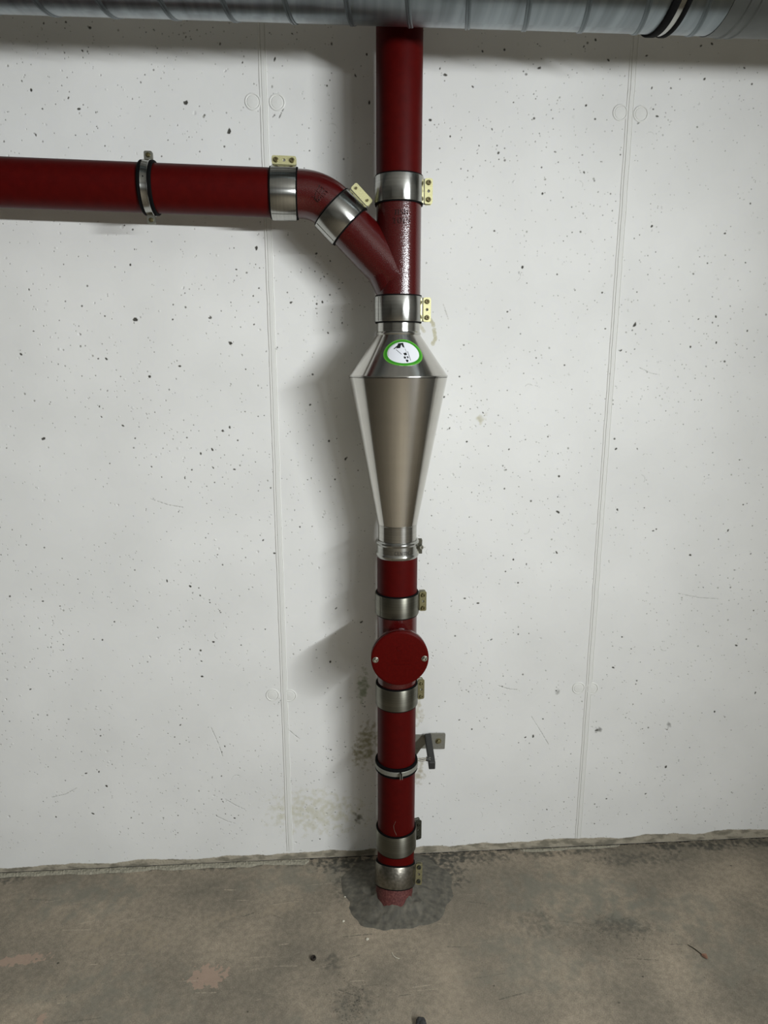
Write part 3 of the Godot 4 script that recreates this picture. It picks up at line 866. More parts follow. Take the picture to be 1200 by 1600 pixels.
func build_sticker(t: Node3D, rr: float, yr: float, yt: float) -> void:
	# an oval label lying on the cone: its flat outline is rolled onto the cone
	var w := 256
	var img := Image.create(w, w, false, Image.FORMAT_RGB8)
	img.fill(Color(0.91, 0.92, 0.94))
	var ink := Color(0.10, 0.11, 0.11)
	var inside := func(poly: Array, p: Vector2) -> bool:
		return Geometry2D.is_point_in_polygon(p, PackedVector2Array(poly))
	var shapes := [
		[Vector2(-0.22, -0.70), Vector2(0.02, -0.74), Vector2(0.07, -0.36), Vector2(-0.02, -0.42), Vector2(-0.07, -0.62), Vector2(-0.15, -0.34), Vector2(-0.34, -0.33)],
		[Vector2(-0.28, -0.55), Vector2(-0.20, -0.56), Vector2(-0.42, -0.30), Vector2(-0.48, -0.32)],
		[Vector2(-0.02, 0.05), Vector2(0.12, 0.0), Vector2(0.17, 0.16), Vector2(0.04, 0.22)],
		[Vector2(-0.02, 0.30), Vector2(0.08, 0.30), Vector2(0.10, 0.44), Vector2(0.0, 0.46)],
		[Vector2(0.13, 0.26), Vector2(0.22, 0.30), Vector2(0.21, 0.44), Vector2(0.16, 0.42)],
		[Vector2(0.06, 0.52), Vector2(0.20, 0.54), Vector2(0.18, 0.72), Vector2(0.10, 0.70)],
		[Vector2(0.19, -0.10), Vector2(0.215, -0.10), Vector2(0.325, 0.58), Vector2(0.30, 0.58)],
		[Vector2(-0.36, -0.24), Vector2(-0.34, -0.26), Vector2(-0.10, 0.12), Vector2(-0.12, 0.14)],
		[Vector2(0.08, -0.30), Vector2(0.095, -0.30), Vector2(0.16, 0.0), Vector2(0.145, 0.0)]]
	for y in w:
		for x in w:
			var p := Vector2(x + 0.5, y + 0.5) / w * 2.0 - Vector2.ONE
			var d := p.length()
			if d > 0.80:
				img.set_pixel(x, y, Color(0.22, 0.56, 0.13) if d < 0.93 else Color(0.36, 0.66, 0.22))
			elif d > 0.755 and d < 0.77 and p.x < -0.15 and p.y < 0.15:
				img.set_pixel(x, y, Color(0.3, 0.32, 0.32))
			else:
				for s in shapes:
					if inside.call(s, p):
						img.set_pixel(x, y, ink)
						break
	var m := mat(Color.WHITE, 0.3)
	m.albedo_texture = tex(img)
	m.texture_repeat = false
	var slant := Vector2(rr - 0.0553, yr - yt)          # from the neck down to the rim
	var len_ := slant.length()
	var sina := slant.x / len_
	var rho0 := 0.0553 / sina                            # unrolled distance from the apex to the neck
	var mid := rho0 + 0.056
	var a := 0.0500
	var b := 0.0385
	var nrm := Vector2(-slant.y, slant.x) / len_
	var mb := MB.new()
	var place := func(e: Vector2) -> Array:
		var q := Vector2(e.x * a, mid + e.y * b)         # apex at the origin, going down
		var rho := q.length()
		var th_ := atan2(q.x, q.y) / sina + 0.065
		var rad := rho * sina
		var y := yt + slant.y / len_ * (rho - rho0)
		var o := Vector3(sin(th_) * nrm.x, nrm.y, cos(th_) * nrm.x).normalized()
		return [Vector3(sin(th_) * rad, y, cos(th_) * rad) + o * 0.0007, o, (e + Vector2.ONE) / 2]
	var rings := 10
	var seg := 48
	for i in rings:
		for k in seg:
			var q: Array = []
			for c in [[i, k], [i, k + 1], [i + 1, k + 1], [i + 1, k]]:
				var rad: float = c[0] / float(rings)
				q.append(place.call(Vector2(cos(TAU * c[1] / seg), sin(TAU * c[1] / seg)) * rad))
			mb.quad(q[0][0], q[1][0], q[2][0], q[3][0], q[0][1], q[1][1], q[2][1], q[3][1], q[0][2], q[1][2], q[2][2], q[3][2])
			if i == rings - 1:
				mb.flat4(q[2][0], q[3][0], q[3][0] - q[3][1] * 0.0008, q[2][0] - q[2][1] * 0.0008, (q[2][0] - place.call(Vector2.ZERO)[0]))
	part(t, "sticker", mb, m, "white oval sticker with a green edge and black print")


func build_inspection() -> void:
	var yc := 0.803
	var t := thing("inspection_pipe", "red access pipe with a large round bolted cover facing out", "pipe fitting", Vector3(0, 0.656, AXIS_Z))
	var cy := yc - 0.656
	var mb := MB.new()
	pipe(0.27, mb, Transform3D.IDENTITY)
	var out := Transform3D(Basis(Vector3.RIGHT, PI / 2), Vector3(0, cy, 0))
	mb.lathe([Vector2(0.056, 0.0), Vector2(0.058, 0.055), Vector2(0.066, 0.068), Vector2(0.0765, 0.074), Vector2(0.0765, 0.084), Vector2(0.0745, 0.086), Vector2(0.05, 0.086)], out, 72)
	part(t, "body", mb, M.red_cast)
	mb = MB.new()
	mb.lathe([Vector2(0.05, 0.0858), Vector2(0.0752, 0.0858), Vector2(0.0752, 0.0905), Vector2(0.05, 0.0905)], out, 64)
	part(t, "gasket", mb, M.rubber)
	mb = MB.new()
	var R := 0.0772
	mb.lathe([Vector2(0.05, 0.0902), Vector2(R - 0.001, 0.0902), Vector2(R, 0.0915), Vector2(R, 0.0985), Vector2(R - 0.0022, 0.1005), Vector2(R - 0.006, 0.1012), Vector2(0, 0.1016)], out, 80)
	var cover := part(t, "cover", mb, M.red_cover)
	for s in [-1.0, 1.0]:
		mb = MB.new()
		var at := Transform3D(Basis(Vector3.RIGHT, PI / 2), Vector3(s * 0.0655, cy - 0.001, 0.1005))
		mb.lathe([Vector2(0.0082, -0.002), Vector2(0.0082, 0.0016), Vector2(0.0074, 0.0022), Vector2(0.0058, 0.0022)], at, 22)
		mb.lathe([Vector2(0.0058, 0.001), Vector2(0.0058, 0.0050), Vector2(0.0048, 0.0060), Vector2(0.0028, 0.0060), Vector2(0.0028, 0.0030), Vector2(0, 0.0030)], at, 6, 0.0, TAU, 1.0)
		part(cover, "bolt", mb, M.bolt_grey)
	# cast marks: an emblem over an underline, then worn lines of small lettering that can no longer be read
	mb = MB.new()
	var face := 0.1014
	for k in 9:
		var a := deg_to_rad(60 + 30.0 * k)
		var b := deg_to_rad(60 + 30.0 * (k + 1))
		mb.tube([Vector3(-0.001 + cos(a) * 0.008, cy + 0.030 + sin(a) * 0.0062, face), Vector3(-0.001 + cos(b) * 0.008, cy + 0.030 + sin(b) * 0.0062, face)], 0.0009, 6)
	mb.box(Transform3D(Basis.IDENTITY, Vector3(0.002, cy + 0.0225, face)), Vector3(0.020, 0.0014, 0.0014), 0.0003)
	rng.seed = 5
	for row in [[0.0135, 0.0, 0.017, 0.005], [0.0045, 0.0, 0.014, 0.0045], [-0.006, 0.001, 0.048, 0.0045], [-0.015, 0.001, 0.048, 0.0042]]:
		var x: float = -row[2] / 2
		while x < row[2] / 2:
			var wd := rng.randf_range(0.0018, 0.0036)
			mb.box(Transform3D(Basis.IDENTITY, Vector3(row[1] + x, cy + row[0] - row[3] * 0.45, face)), Vector3(wd, 0.0009, 0.0012), 0.0002)
			mb.box(Transform3D(Basis(Vector3.BACK, rng.randf_range(-0.25, 0.25)), Vector3(row[1] + x, cy + row[0], face)), Vector3(0.0009, row[3], 0.0012), 0.0002)
			x += wd + 0.0016
	part(cover, "cast_marks", mb, M.red_cover)


func build_hanger() -> void:
	# rubber lined clip on the side pipe
	var at := Vector3(-0.594, 1.9795, AXIS_Z)
	var xf := along(Vector3(-1, 0.0217, 0), at, Vector3(0, 1, 0))
	var t := thing("pipe_clip", "steel pipe clip with black rubber lining on the side pipe", "clamp", at, "", xf.basis)
	var mb := MB.new()
	mb.lathe([Vector2(0.0552, -0.0165), Vector2(0.0592, -0.0165), Vector2(0.0605, -0.0150), Vector2(0.0605, -0.0100), Vector2(0.0590, -0.0092), Vector2(0.0590, 0.0092), Vector2(0.0605, 0.0100), Vector2(0.0605, 0.0150), Vector2(0.0592, 0.0165), Vector2(0.0552, 0.0165)], Transform3D.IDENTITY, 64)
	part(t, "lining", mb, M.rubber)
	for s in [0, 1]:
		mb = MB.new()
		var g := deg_to_rad(5)
		mb.lathe([Vector2(0.0590, -0.0078), Vector2(0.0608, -0.0084), Vector2(0.0620, -0.0076), Vector2(0.0614, -0.0050), Vector2(0.0614, 0.0050), Vector2(0.0620, 0.0076), Vector2(0.0608, 0.0084), Vector2(0.0590, 0.0078)], Transform3D.IDENTITY, 36, s * PI + g, s * PI + PI - g)
		var half := part(t, "band", mb, M.steel)
		if s == 0:
			mb = MB.new()
			mb.lathe([Vector2(0.0018, 0.0), Vector2(0.0018, 0.0006), Vector2(0, 0.0006)], Transform3D(Basis(Vector3.RIGHT, PI / 2), Vector3(0.012, 0, 0.0601)), 10)
			part(half, "hole", mb, M.hole)
	for s in [-1.0, 1.0]:
		mb = MB.new()
		mb.plate(rounded(0.020, 0.0195, 0.004), 0.0026, Transform3D(Basis.IDENTITY, Vector3(s * 0.0705, 0, 0.0032)))
		mb.plate(rounded(0.020, 0.0195, 0.004), 0.0026, Transform3D(Basis.IDENTITY, Vector3(s * 0.0705, 0, -0.0032)))
		part(t, "flange", mb, M.bolt_grey)
		mb = MB.new()
		mb.lathe([Vector2(0.0054, 0), Vector2(0.0052, 0.0016), Vector2(0.0040, 0.0030), Vector2(0.0015, 0.0034), Vector2(0.0015, 0.0018), Vector2(0, 0.0018)], Transform3D(Basis(Vector3.RIGHT, PI / 2), Vector3(s * 0.0715, 0, 0.0046)), 16)
		part(t, "screw", mb, M.bolt)
	mb = MB.new()
	mb.tube([Vector3(0, 0, -0.061), Vector3(0, 0, -AXIS_Z)], 0.005, 12)
	part(t, "rod", mb, M.bolt_grey)

	# clamp and wall bracket near the floor
	var c := thing("pipe_bracket", "black lined pipe clamp on a dark wall arm near the floor", "clamp", Vector3(0, 0.430, AXIS_Z))
	mb = MB.new()
	mb.lathe([Vector2(0.0552, -0.0150), Vector2(0.0605, -0.0150), Vector2(0.0620, -0.0135), Vector2(0.0620, -0.0092), Vector2(0.0600, -0.0085), Vector2(0.0600, 0.0085), Vector2(0.0620, 0.0092), Vector2(0.0620, 0.0135), Vector2(0.0605, 0.0150), Vector2(0.0552, 0.0150)], Transform3D.IDENTITY, 64)
	part(c, "lining", mb, M.rubber)
	var gap := deg_to_rad(84.0)
	for s in [[gap + 0.035, gap + PI - 0.01], [gap + PI + 0.01, gap + TAU - 0.035]]:
		mb = MB.new()
		mb.lathe([Vector2(0.0600, -0.0064), Vector2(0.0622, -0.0068), Vector2(0.0628, -0.0060), Vector2(0.0628, 0.0060), Vector2(0.0622, 0.0068), Vector2(0.0600, 0.0064)], Transform3D.IDENTITY, 36, s[0], s[1])
		part(c, "band", mb, M.plate)
	for s in [-1.0, 1.0]:
		mb = MB.new()
		var a: float = gap - s * 0.038
		var d := Vector3(cos(a), 0, sin(a))
		mb.box(Transform3D(Basis(d, Vector3.UP, d.cross(Vector3.UP)), d * 0.0685), Vector3(0.014, 0.0165, 0.0016), 0.0005)
		part(c, "flange", mb, M.plate)
	mb = MB.new()
	for y in [0.0045, -0.0045]:
		mb.tube([Vector3(0.060, 0.004 + y * 0.7, 0.0), Vector3(0.100, 0.004 + y * 0.7, -0.006)], 0.0022, 10)
	part(c, "rod", mb, M.steel_dirty)
	mb = MB.new()
	mb.lathe([Vector2(0, -0.006), Vector2(0.0075, -0.006), Vector2(0.0075, 0.003), Vector2(0, 0.003)], Transform3D(Basis(Vector3.BACK, -PI / 2), Vector3(0.0955, 0.004, -0.005)), 6, 0.0, TAU, 1.0)
	part(c, "nut", mb, M.arm)
	mb = MB.new()
	var A := Vector3(0.110, 0.0, 0.012 - AXIS_Z)
	var B := Vector3(0.1065, -0.020, 0.140 - AXIS_Z)
	var dz := (B - A).normalized()
	var xs := Vector3.UP.cross(dz).normalized()
	mb.box(Transform3D(Basis(xs, dz.cross(xs), dz), (A + B) / 2), Vector3(0.019, 0.026, A.distance_to(B)), 0.0018)
	part(c, "arm", mb, M.arm)
	mb = MB.new()
	mb.plate(rounded(0.052, 0.053, 0.003), 0.006, Transform3D(Basis(Vector3.BACK, -0.03), Vector3(0.139, -0.019, 0.0075 - AXIS_Z)))
	mb.plate(rounded(0.078, 0.047, 0.003), 0.0045, Transform3D(Basis(Vector3.BACK, -0.03), Vector3(0.078, -0.021, 0.0030 - AXIS_Z)))
	mb.plate(PackedVector2Array([Vector2(-0.022, 0.008), Vector2(0.012, 0.008), Vector2(-0.002, -0.016), Vector2(-0.022, -0.016)]), 0.0045, Transform3D(Basis.IDENTITY, Vector3(0.078, -0.052, 0.0030 - AXIS_Z)))
	part(c, "wall_plate", mb, M.plate)
	mb = MB.new()
	var bt := Transform3D(Basis(Vector3.RIGHT, PI / 2), Vector3(0.1435, -0.0175, 0.0105 - AXIS_Z))
	mb.lathe([Vector2(0.0095, 0), Vector2(0.0095, 0.0015), Vector2(0.0065, 0.0016)], bt, 20)
	mb.lathe([Vector2(0.0065, 0), Vector2(0.0065, 0.0065), Vector2(0.0055, 0.0075), Vector2(0.0, 0.0078)], bt, 6, 0.0, TAU, 1.0)
	part(c, "bolt", mb, M.zinc_dull)


func build_duct() -> void:
	var r := 0.125
	var at := Vector3(0, 2.3876, 0.34)
	var t := thing("spiral_duct", "wide galvanised spiral air duct running across the top", "duct", at)
	var lie := Basis(Vector3.BACK, -PI / 2)                # local y runs along world x
	var mb := MB.new()
	var x0 := -2.4
	var x1 := 0.655
	mb.lathe([Vector2(r - 0.004, x0), Vector2(r, x0 + 0.001), Vector2(r, x1), Vector2(r - 0.004, x1)], Transform3D(lie, Vector3.ZERO), 96)
	part(t, "shell", mb, M.galv)
	# one continuous lock seam winding along the shell
	mb = MB.new()
	var pitch := 0.1222
	var turns := (x1 - x0) / pitch
	var n := int(turns * 56)
	var prev: Array = []
	for i in n + 1:
		var f := float(i) / n
		var x := lerpf(x0, x1, f)
		var a := -TAU * (x - 0.0005) / pitch + deg_to_rad(-81)
		var o := Vector3(0, sin(a), cos(a))
		var now := []
		for s in [[-0.0062, -0.0004], [-0.0052, 0.0022], [-0.0016, 0.0024], [-0.0010, 0.0002], [0.0004, 0.0002], [0.0012, 0.0022], [0.0044, 0.0018], [0.0056, -0.0004]]:
			now.append([Vector3(x + s[0], 0, 0) + o * (r + s[1]), o, s])
		if prev.size():
			for k in now.size() - 1:
				var tilt: Vector3 = Vector3(-(now[k + 1][2][1] - now[k][2][1]), 0, 0) / 0.002
				var na := (prev[k][1] as Vector3) + tilt * 0.6
				var nb := o + tilt * 0.6
				mb.quad(prev[k][0], prev[k + 1][0], now[k + 1][0], now[k][0], na.normalized(), na.normalized(), nb.normalized(), nb.normalized())
		prev = now
	part(t, "seam", mb, M.galv_seam)

	# the fitting that the duct is pushed into
	var s := thing("duct_collar", "smooth dull grey collar at the right end of the duct", "duct", at + Vector3(x1, 0, 0))
	mb = MB.new()
	mb.lathe([Vector2(r - 0.004, -0.002), Vector2(r + 0.0016, -0.002), Vector2(r + 0.0018, 0.0), Vector2(r + 0.0018, 0.030), Vector2(r + 0.0042, 0.032), Vector2(r + 0.0042, 0.036), Vector2(r + 0.0020, 0.038), Vector2(r + 0.0020, 0.052), Vector2(r + 0.0042, 0.054), Vector2(r + 0.0042, 0.057), Vector2(r + 0.0020, 0.059), Vector2(r + 0.0020, 1.6)], Transform3D(lie, Vector3.ZERO), 96)
	part(s, "sleeve", mb, M.galv_grey)

	# hanger ring
	var h := thing("duct_hanger", "steel hanger ring with two black rubber edges round the duct", "clamp", at + Vector3(0.5465, 0, 0))
	for e in [[-0.0205, -0.0035], [0.0085, 0.0190]]:
		mb = MB.new()
		mb.lathe([Vector2(r - 0.001, e[0]), Vector2(r + 0.0045, e[0]), Vector2(r + 0.0058, e[0] + 0.002), Vector2(r + 0.0058, e[1] - 0.002), Vector2(r + 0.0045, e[1]), Vector2(r - 0.001, e[1])], Transform3D(lie, Vector3.ZERO), 96)
		part(h, "rubber_edge", mb, M.rubber)
	mb = MB.new()
	mb.lathe([Vector2(r - 0.001, -0.004), Vector2(r + 0.003, -0.0038), Vector2(r + 0.003, 0.0088), Vector2(r - 0.001, 0.009)], Transform3D(lie, Vector3.ZERO), 96)
	part(h, "ring", mb, M.steel)
	mb = MB.new()
	mb.tube([Vector3(0.0025, r, 0), Vector3(0.0025, 2.75 - at.y, 0)], 0.005, 10)
	part(h, "rod", mb, M.bolt_grey)


func build_room() -> void:
	var hx := TILE * 1.5
	var lx := -TILE * 2.5
	var far := 9.0
	var top := 2.75
	# wall with the pipe
	var mb := MB.new()
	var f := Vector3.BACK
	for k in 4:
		var x0 := lx + k * TILE
		for band in [[-0.05, 0.0, 0.9995, 0.9995], [0.0, TILE, 1.0, 0.0], [TILE, top, 0.0005, 0.0005]]:
			mb.quad(Vector3(x0, band[0], 0), Vector3(x0 + TILE, band[0], 0), Vector3(x0 + TILE, band[1], 0), Vector3(x0, band[1], 0), f, f, f, f,
				Vector2(0, band[2]), Vector2(1, band[2]), Vector2(1, band[3]), Vector2(0, band[3]))
	mb.flat4(Vector3(lx, -0.05, -0.2), Vector3(hx, -0.05, -0.2), Vector3(hx, top, -0.2), Vector3(lx, top, -0.2), Vector3.FORWARD)
	mb.flat4(Vector3(lx, top, -0.2), Vector3(hx, top, -0.2), Vector3(hx, top, 0), Vector3(lx, top, 0), Vector3.UP)
	mb.flat4(Vector3(lx, -0.05, -0.2), Vector3(hx, -0.05, -0.2), Vector3(hx, -0.05, 0), Vector3(lx, -0.05, 0), Vector3.DOWN)
	var wall := structure("wall_back", mb, M.wall, "white painted concrete wall full of small air holes")
	# formwork joints: a shallow bead with a groove line on either side, and tie-hole plugs in pairs
	rng.seed = 9
	for x in [-0.3306 - 0.9515, -0.3306, 0.6209, 0.6209 + 0.9515]:
		mb = MB.new()
		var wob := noise(FastNoiseLite.TYPE_SIMPLEX_SMOOTH, 3.0, int(x * 100), 3)
		var rows := 130
		var prev := []
		for i in rows + 1:
			var y := 0.03 + (top - 0.03) * i / rows
			var j := 0.0010 * wob.get_noise_1d(y * 4.0)
			var w := 0.0012 * wob.get_noise_1d(y * 9.0 + 30.0)
			var now := []
			for s in [[-0.0130 + w, -0.0005], [-0.0105, 0.0016], [-0.0072, 0.0014], [-0.0060, -0.0006], [-0.0048, 0.0020], [0.0044, 0.0022], [0.0058, -0.0006], [0.0068, 0.0014], [0.0092 - w, -0.0005]]:
				now.append(Vector3(x + s[0] + j, y, s[1]))
			if prev.size():
				for k in now.size() - 1:
					mb.flat4(prev[k], prev[k + 1], now[k + 1], now[k], f)
			prev = now
		part(wall, "joint_bead", mb, M.bead)
	for p in [[-0.3600, 2.219], [-0.2989, 2.219], [0.5936, 2.214], [0.6489, 2.212], [-0.3681, 0.582], [-0.3158, 0.578], [0.5866, 0.5735], [0.6301, 0.570]]:
		mb = MB.new()
		var r := 0.0165
		var xf := Transform3D(Basis(Vector3.RIGHT, PI / 2), Vector3(p[0], p[1], 0))
		mb.lathe([Vector2(r + 0.0048, -0.0006), Vector2(r + 0.003, 0.0018), Vector2(r + 0.0010, 0.0020), Vector2(r - 0.0006, -0.0004), Vector2(r - 0.0026, 0.0014), Vector2(0, 0.0022)], xf, 40, 0.0, TAU, 20.0)
		part(wall, "tie_hole_plug", mb, M.bead)

	# floor: a printed strip in front of the wall, plain concrete beyond
	var am := ArrayMesh.new()
	mb = MB.new()
	var u := Vector3.UP
	for k in 4:
		var x0 := lx + k * TILE
		mb.quad(Vector3(x0, 0, 0), Vector3(x0 + TILE, 0, 0), Vector3(x0 + TILE, 0, TILE / 2), Vector3(x0, 0, TILE / 2), u, u, u, u, Vector2(0, 0), Vector2(1, 0), Vector2(1, 1), Vector2(0, 1))
	mb.mesh(am)
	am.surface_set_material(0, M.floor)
	mb = MB.new()
	mb.flat4(Vector3(lx, 0, TILE / 2), Vector3(hx, 0, TILE / 2), Vector3(hx, 0, far), Vector3(lx, 0, far), u)
	mb.flat4(Vector3(lx, -0.2, 0), Vector3(hx, -0.2, 0), Vector3(hx, -0.2, far), Vector3(lx, -0.2, far), Vector3.DOWN)
	mb.mesh(am)
	am.surface_set_material(1, M.floor_far)
	var fl := MeshInstance3D.new()
	fl.name = "floor"
	fl.mesh = am
	add_child(fl)
	fl.set_meta("kind", "structure"); fl.set_meta("label", "stained brown grey concrete floor")

	# raised mortar round the pipe foot
	mb = MB.new()
	var cen := Vector2(-0.004, 0.19)
	var rim := [[0.0, 0.17], [35.0, 0.150], [60.0, 0.125], [90.0, 0.118], [115.0, 0.125], [150.0, 0.145], [180.0, 0.150], [215.0, 0.19], [245.0, 0.19], [270.0, 0.18], [295.0, 0.19], [325.0, 0.20], [360.0, 0.17]]
	var bump := noise(FastNoiseLite.TYPE_SIMPLEX_SMOOTH, 22.0, 91, 3)
	var grid := []
	var seg := 72
	for i in 15:
		var row := []
		for k in seg + 1:
			var a := 360.0 * k / seg
			var ro := 0.17
			for q in rim.size() - 1:
				if a >= rim[q][0] and a <= rim[q + 1][0]:
					ro = lerpf(rim[q][1], rim[q + 1][1], (a - rim[q][0]) / (rim[q + 1][0] - rim[q][0]))
			ro *= 1.0 + 0.16 * bump.get_noise_2d(cos(deg_to_rad(a)) * 0.045, sin(deg_to_rad(a)) * 0.045)
			var w := i / 14.0
			var rr := lerpf(0.035, ro, w)
			var x := cen.x + cos(deg_to_rad(a)) * rr
			var zz := maxf(cen.y + sin(deg_to_rad(a)) * rr, 0.0005)
			var rough := 1.0 if i < 14 else 0.0
			var y := 0.040 * pow(1.0 - w, 1.5) * (1.0 + 0.5 * bump.get_noise_2d(x + 3.0, zz)) + 0.0022 * rough - 0.0012 * (1.0 - rough) + 0.003 * bump.get_noise_2d(x * 2.0, zz * 2.0 + 5.0) * rough
			row.append(Vector3(x, maxf(y, -0.001), zz))
		grid.append(row)
	var nrm := []
	for i in 15:
		var row := []
		for k in seg + 1:
			var e: Vector3 = grid[mini(i + 1, 14)][k] - grid[maxi(i - 1, 0)][k]
			var g: Vector3 = grid[i][(k + 1) % seg] - grid[i][(k - 1 + seg) % seg]
			var q := g.cross(e).normalized()
			row.append(q if q.y > 0 else -q)
		nrm.append(row)
	for i in 14:
		for k in seg:
			mb.quad(grid[i][k], grid[i][k + 1], grid[i + 1][k + 1], grid[i + 1][k], nrm[i][k], nrm[i][k + 1], nrm[i + 1][k + 1], nrm[i + 1][k])
	part(fl, "mortar_patch", mb, M.mortar, "grey rough mortar patch round the pipe foot")

	# mortar fillets in the corner between wall and floor
	var tn := 1
	for run in [[-2.2, -0.27, 0.026, 0.006], [0.42, 0.76, 0.017, 0.004]]:
		mb = MB.new()
		var wob := noise(FastNoiseLite.TYPE_SIMPLEX_SMOOTH, 9.0, 140 + tn, 3)
		var steps := int((run[1] - run[0]) / 0.012)
		var prev := []
		for i in steps + 1:
			var x: float = lerpf(run[0], run[1], float(i) / steps)
			var d: float = run[2] * (1.0 + 0.35 * wob.get_noise_1d(x)) * (1.0 if i > 0 and i < steps else 0.6)
			var h: float = run[3] * (1.0 + 0.3 * wob.get_noise_1d(x * 2.0 + 9.0))
			var now := [Vector3(x, -0.003, 0.0075), Vector3(x, h * 0.8, 0.0080), Vector3(x, h, 0.0100), Vector3(x, h * 0.75, d * 0.75), Vector3(x, -0.001, d)]
			if prev.size():
				for k in 4:
					mb.flat4(prev[k], prev[k + 1], now[k + 1], now[k], Vector3(0, 1, 0.2 if k > 0 else -2.0))
			prev = now
		structure("trim_%d" % tn, mb, M.fillet, "pale mortar fillet along the foot of the wall")
		tn += 1

	# the rest of the room
	mb = MB.new()
	mb.box(Transform3D(Basis.IDENTITY, Vector3((lx + hx) / 2, top + 0.1, far / 2 - 0.1)), Vector3(hx - lx + 0.4, 0.2, far + 0.6), 0.002)
	structure("ceiling", mb, M.ceiling, "pale concrete ceiling slab")
	mb = MB.new()
	mb.box(Transform3D(Basis.IDENTITY, Vector3(lx - 0.1, top / 2, far / 2)), Vector3(0.2, top, far), 0.002)
	structure("wall_left", mb, M.concrete, "bare concrete side wall on the left")
	mb = MB.new()
	mb.box(Transform3D(Basis.IDENTITY, Vector3(hx + 0.1, top / 2, far / 2)), Vector3(0.2, top, far), 0.002)
	structure("wall_right", mb, M.concrete, "bare concrete side wall on the right")
	mb = MB.new()
	mb.box(Transform3D(Basis.IDENTITY, Vector3((lx + hx) / 2, top / 2, far + 0.1)), Vector3(hx - lx + 0.4, top, 0.2), 0.002)
	structure("wall_front", mb, M.plaster, "white wall behind the camera")


func tube_lamp(at: Vector3, length: float, energy: float, label: String) -> void:
	# a hung batten with a long diffuser on its left and a weaker one on its right side
	var t := thing("tube_lamp", label, "lamp", at, "tube lamps")
	var mb := MB.new()
	mb.box(Transform3D(Basis.IDENTITY, Vector3(0.035, 0, 0)), Vector3(0.05, 0.085, length + 0.05), 0.006)
	part(t, "housing", mb, M.lamp_body)
	for side in [1.0, -1.0]:
		var face := Basis(Vector3.BACK, LAMP_TILT * side) * Basis(Vector3.UP, side * PI / 2)     # local -z is the way it shines
		var foot := Vector3(0.0 if side > 0 else 0.07, 0, 0)
		mb = MB.new()
		mb.box(Transform3D(face, foot + face * Vector3(0, 0, 0.008)), Vector3(length, 0.055, 0.016), 0.004)
		part(t, "diffuser", mb, M.glow)
		var l := AreaLight3D.new()
		l.name = "tube_light"
		l.light_color = LAMP_COLOR
		l.light_energy = energy * (1.0 if side > 0 else 0.45)
		l.area_size = Vector2(length, 0.055)
		l.area_range = 16.0
		l.area_attenuation = 2.0
		l.shadow_enabled = true
		t.add_child(l, true)
		l.transform = Transform3D(face, foot + face * Vector3(0, 0, -0.003))
	for s in [-1.0, 1.0]:
		mb = MB.new()
		mb.tube([Vector3(0.035, 0.04, s * length * 0.4), Vector3(0.035, 2.75 - at.y, s * length * 0.4)], 0.004, 8)
		part(t, "rod", mb, M.bolt_grey)


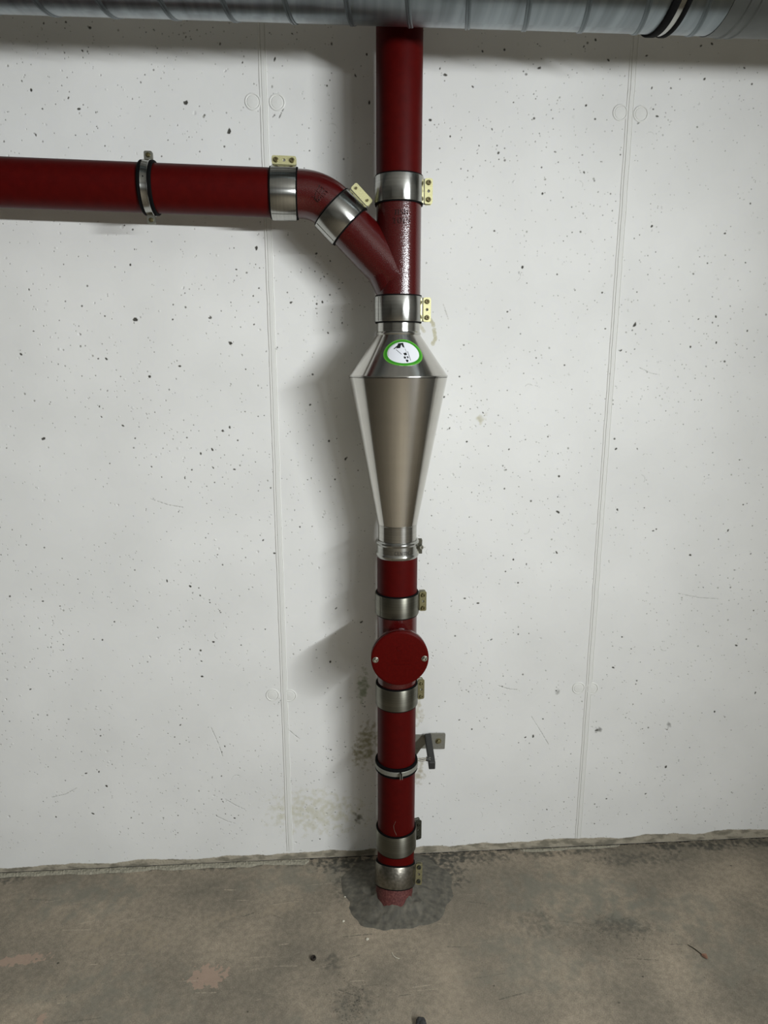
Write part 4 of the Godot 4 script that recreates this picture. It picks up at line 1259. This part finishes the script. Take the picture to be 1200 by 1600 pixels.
func build_litter() -> void:
	rng.seed = 12
	var lump := func(r: float, squash: float, seed_: int) -> MB:
		var mb := MB.new()
		var f := noise(FastNoiseLite.TYPE_SIMPLEX_SMOOTH, 0.9, seed_, 2)
		var pos := func(a: float, b: float) -> Vector3:
			var d := Vector3(cos(a) * sin(b), cos(b), sin(a) * sin(b))
			var q: Vector3 = d * r * (1.0 + 0.35 * f.get_noise_3dv(d))
			return Vector3(q.x, maxf(q.y * squash + r * squash * 0.8, 0.0), q.z)
		for i in 8:
			for k in 14:
				var p := []
				for c in [[k, i], [k + 1, i], [k + 1, i + 1], [k, i + 1]]:
					p.append(pos.call(TAU * c[0] / 14.0, PI * c[1] / 8.0))
				mb.flat4(p[0], p[1], p[2], p[3], (p[0] + p[2]) / 2 - Vector3(0, r * squash * 0.8, 0))
		return mb
	single("pebble", lump.call(0.0135, 0.7, 3), M.stone, "dark grey rounded pebble at the bottom edge of the picture", "pebble", Vector3(0.025, 0.0, 0.588))
	var mb := MB.new()
	mb.lathe([Vector2(0.0068, 0), Vector2(0.0078, 0.003), Vector2(0.0064, 0.0068), Vector2(0.0048, 0.0066), Vector2(0.0036, 0.002), Vector2(0, 0.0015)], Transform3D(Basis(Vector3.RIGHT, 0.1), Vector3.ZERO), 18, 0.0, TAU, 60.0)
	single("husk", mb, M.brown, "small dark brown hollow husk on the floor left of the foot", "husk", Vector3(-0.243, 0.0003, 0.383))
	var grits := [[-0.156, 0.172, 0.0026, "white speck of grit nearest the wall, left of the mortar patch"], [-0.161, 0.263, 0.0036, "middle one of three white specks of grit on the floor"], [-0.095, 0.330, 0.0042, "largest white speck of grit, in front of the mortar patch"]]
	for g in grits:
		single("grit", lump.call(g[2], 0.6, int(g[0] * 1000)), M.white_bit, g[3], "grit", Vector3(g[0], 0.0 if g[0] > -0.16 or g[1] > 0.2 else 0.0006, g[1]), "white grit on the floor")
	mb = MB.new()
	mb.tube([Vector3(-0.009, 0.0012, -0.014), Vector3(-0.006, 0.0012, -0.004), Vector3(0.0, 0.0013, 0.003), Vector3(0.010, 0.0011, 0.008)], 0.0010, 6)
	single("thread", mb, M.white_bit, "short white thread lying on the floor before the foot", "thread", Vector3(-0.021, 0, 0.391))
	mb = MB.new()
	var q := []
	for p in [[-0.006, 0.225, 0.0], [-0.012, 0.21, 0.0], [-0.010, 0.195, 0.0], [-0.003, 0.178, 0.0]]:
		q.append(Vector3(p[0], p[1] + 0.05, sqrt(0.0558 * 0.0558 - p[0] * p[0])))
	mb.tube(q, 0.00022, 6)
	single("thread", mb, M.fillet, "fine pale thread stuck to the red pipe above the tarnished coupling", "thread", Vector3(0, 0.0, AXIS_Z))
	var t := thing("dry_twig", "tiny dry twig with a reddish leaf on the right of the floor", "twig", Vector3(0.815, 0, 0.435))
	mb = MB.new()
	mb.tube([Vector3(-0.026, 0.0016, -0.030), Vector3(-0.014, 0.0024, -0.014), Vector3(-0.004, 0.002, 0.004)], [0.0008, 0.0014, 0.0012], 8)
	part(t, "stem", mb, M.twig)
	mb = MB.new()
	for k in 4:
		var a: float = 0.4 + k * 0.7
		var o := Vector3(cos(a) * 0.004, 0.0012, sin(a) * 0.008)
		mb.flat4(Vector3(-0.004, 0.001, 0.0), o + Vector3(0.005, 0.003, 0.001), o + Vector3(0.004, 0.001, 0.012), o + Vector3(-0.004, 0.004, 0.008), Vector3.UP)
	part(t, "leaf", mb, M.dry_leaf)


func _ready() -> void:
	var cam := Camera3D.new()
	cam.name = "camera"
	cam.position = Vector3(-0.1512, 1.5786, 1.9202)
	cam.rotation = Vector3(-0.2192, -0.0646, 0.0)
	cam.fov = 74.08
	cam.near = 0.02
	cam.far = 60.0
	add_child(cam)
	cam.current = true
	var env := Environment.new()
	env.background_mode = Environment.BG_COLOR
	env.background_color = Color.BLACK
	env.tonemap_mode = Environment.TONE_MAPPER_LINEAR
	env.tonemap_exposure = 1.0
	env.sdfgi_enabled = true
	env.ssao_enabled = true
	env.ssil_enabled = true
	var we := WorldEnvironment.new()
	we.name = "world"
	we.environment = env
	add_child(we)
	make_materials()
	tube_lamp(Vector3(LAMP_X, LAMP_H, 2.36), 0.95, 9.0, "hanging tube lamp nearest the pipe wall, first of the row")
	tube_lamp(Vector3(LAMP_X, LAMP_H, 3.38), 0.95, 6.0, "hanging tube lamp second from the pipe wall")
	tube_lamp(Vector3(LAMP_X, LAMP_H, 4.76), 0.95, 2.4, "hanging tube lamp last of the row, farthest from the pipe wall")
	build_room()
	build_duct()
	build_pipes()
	build_hanger()
	build_litter()
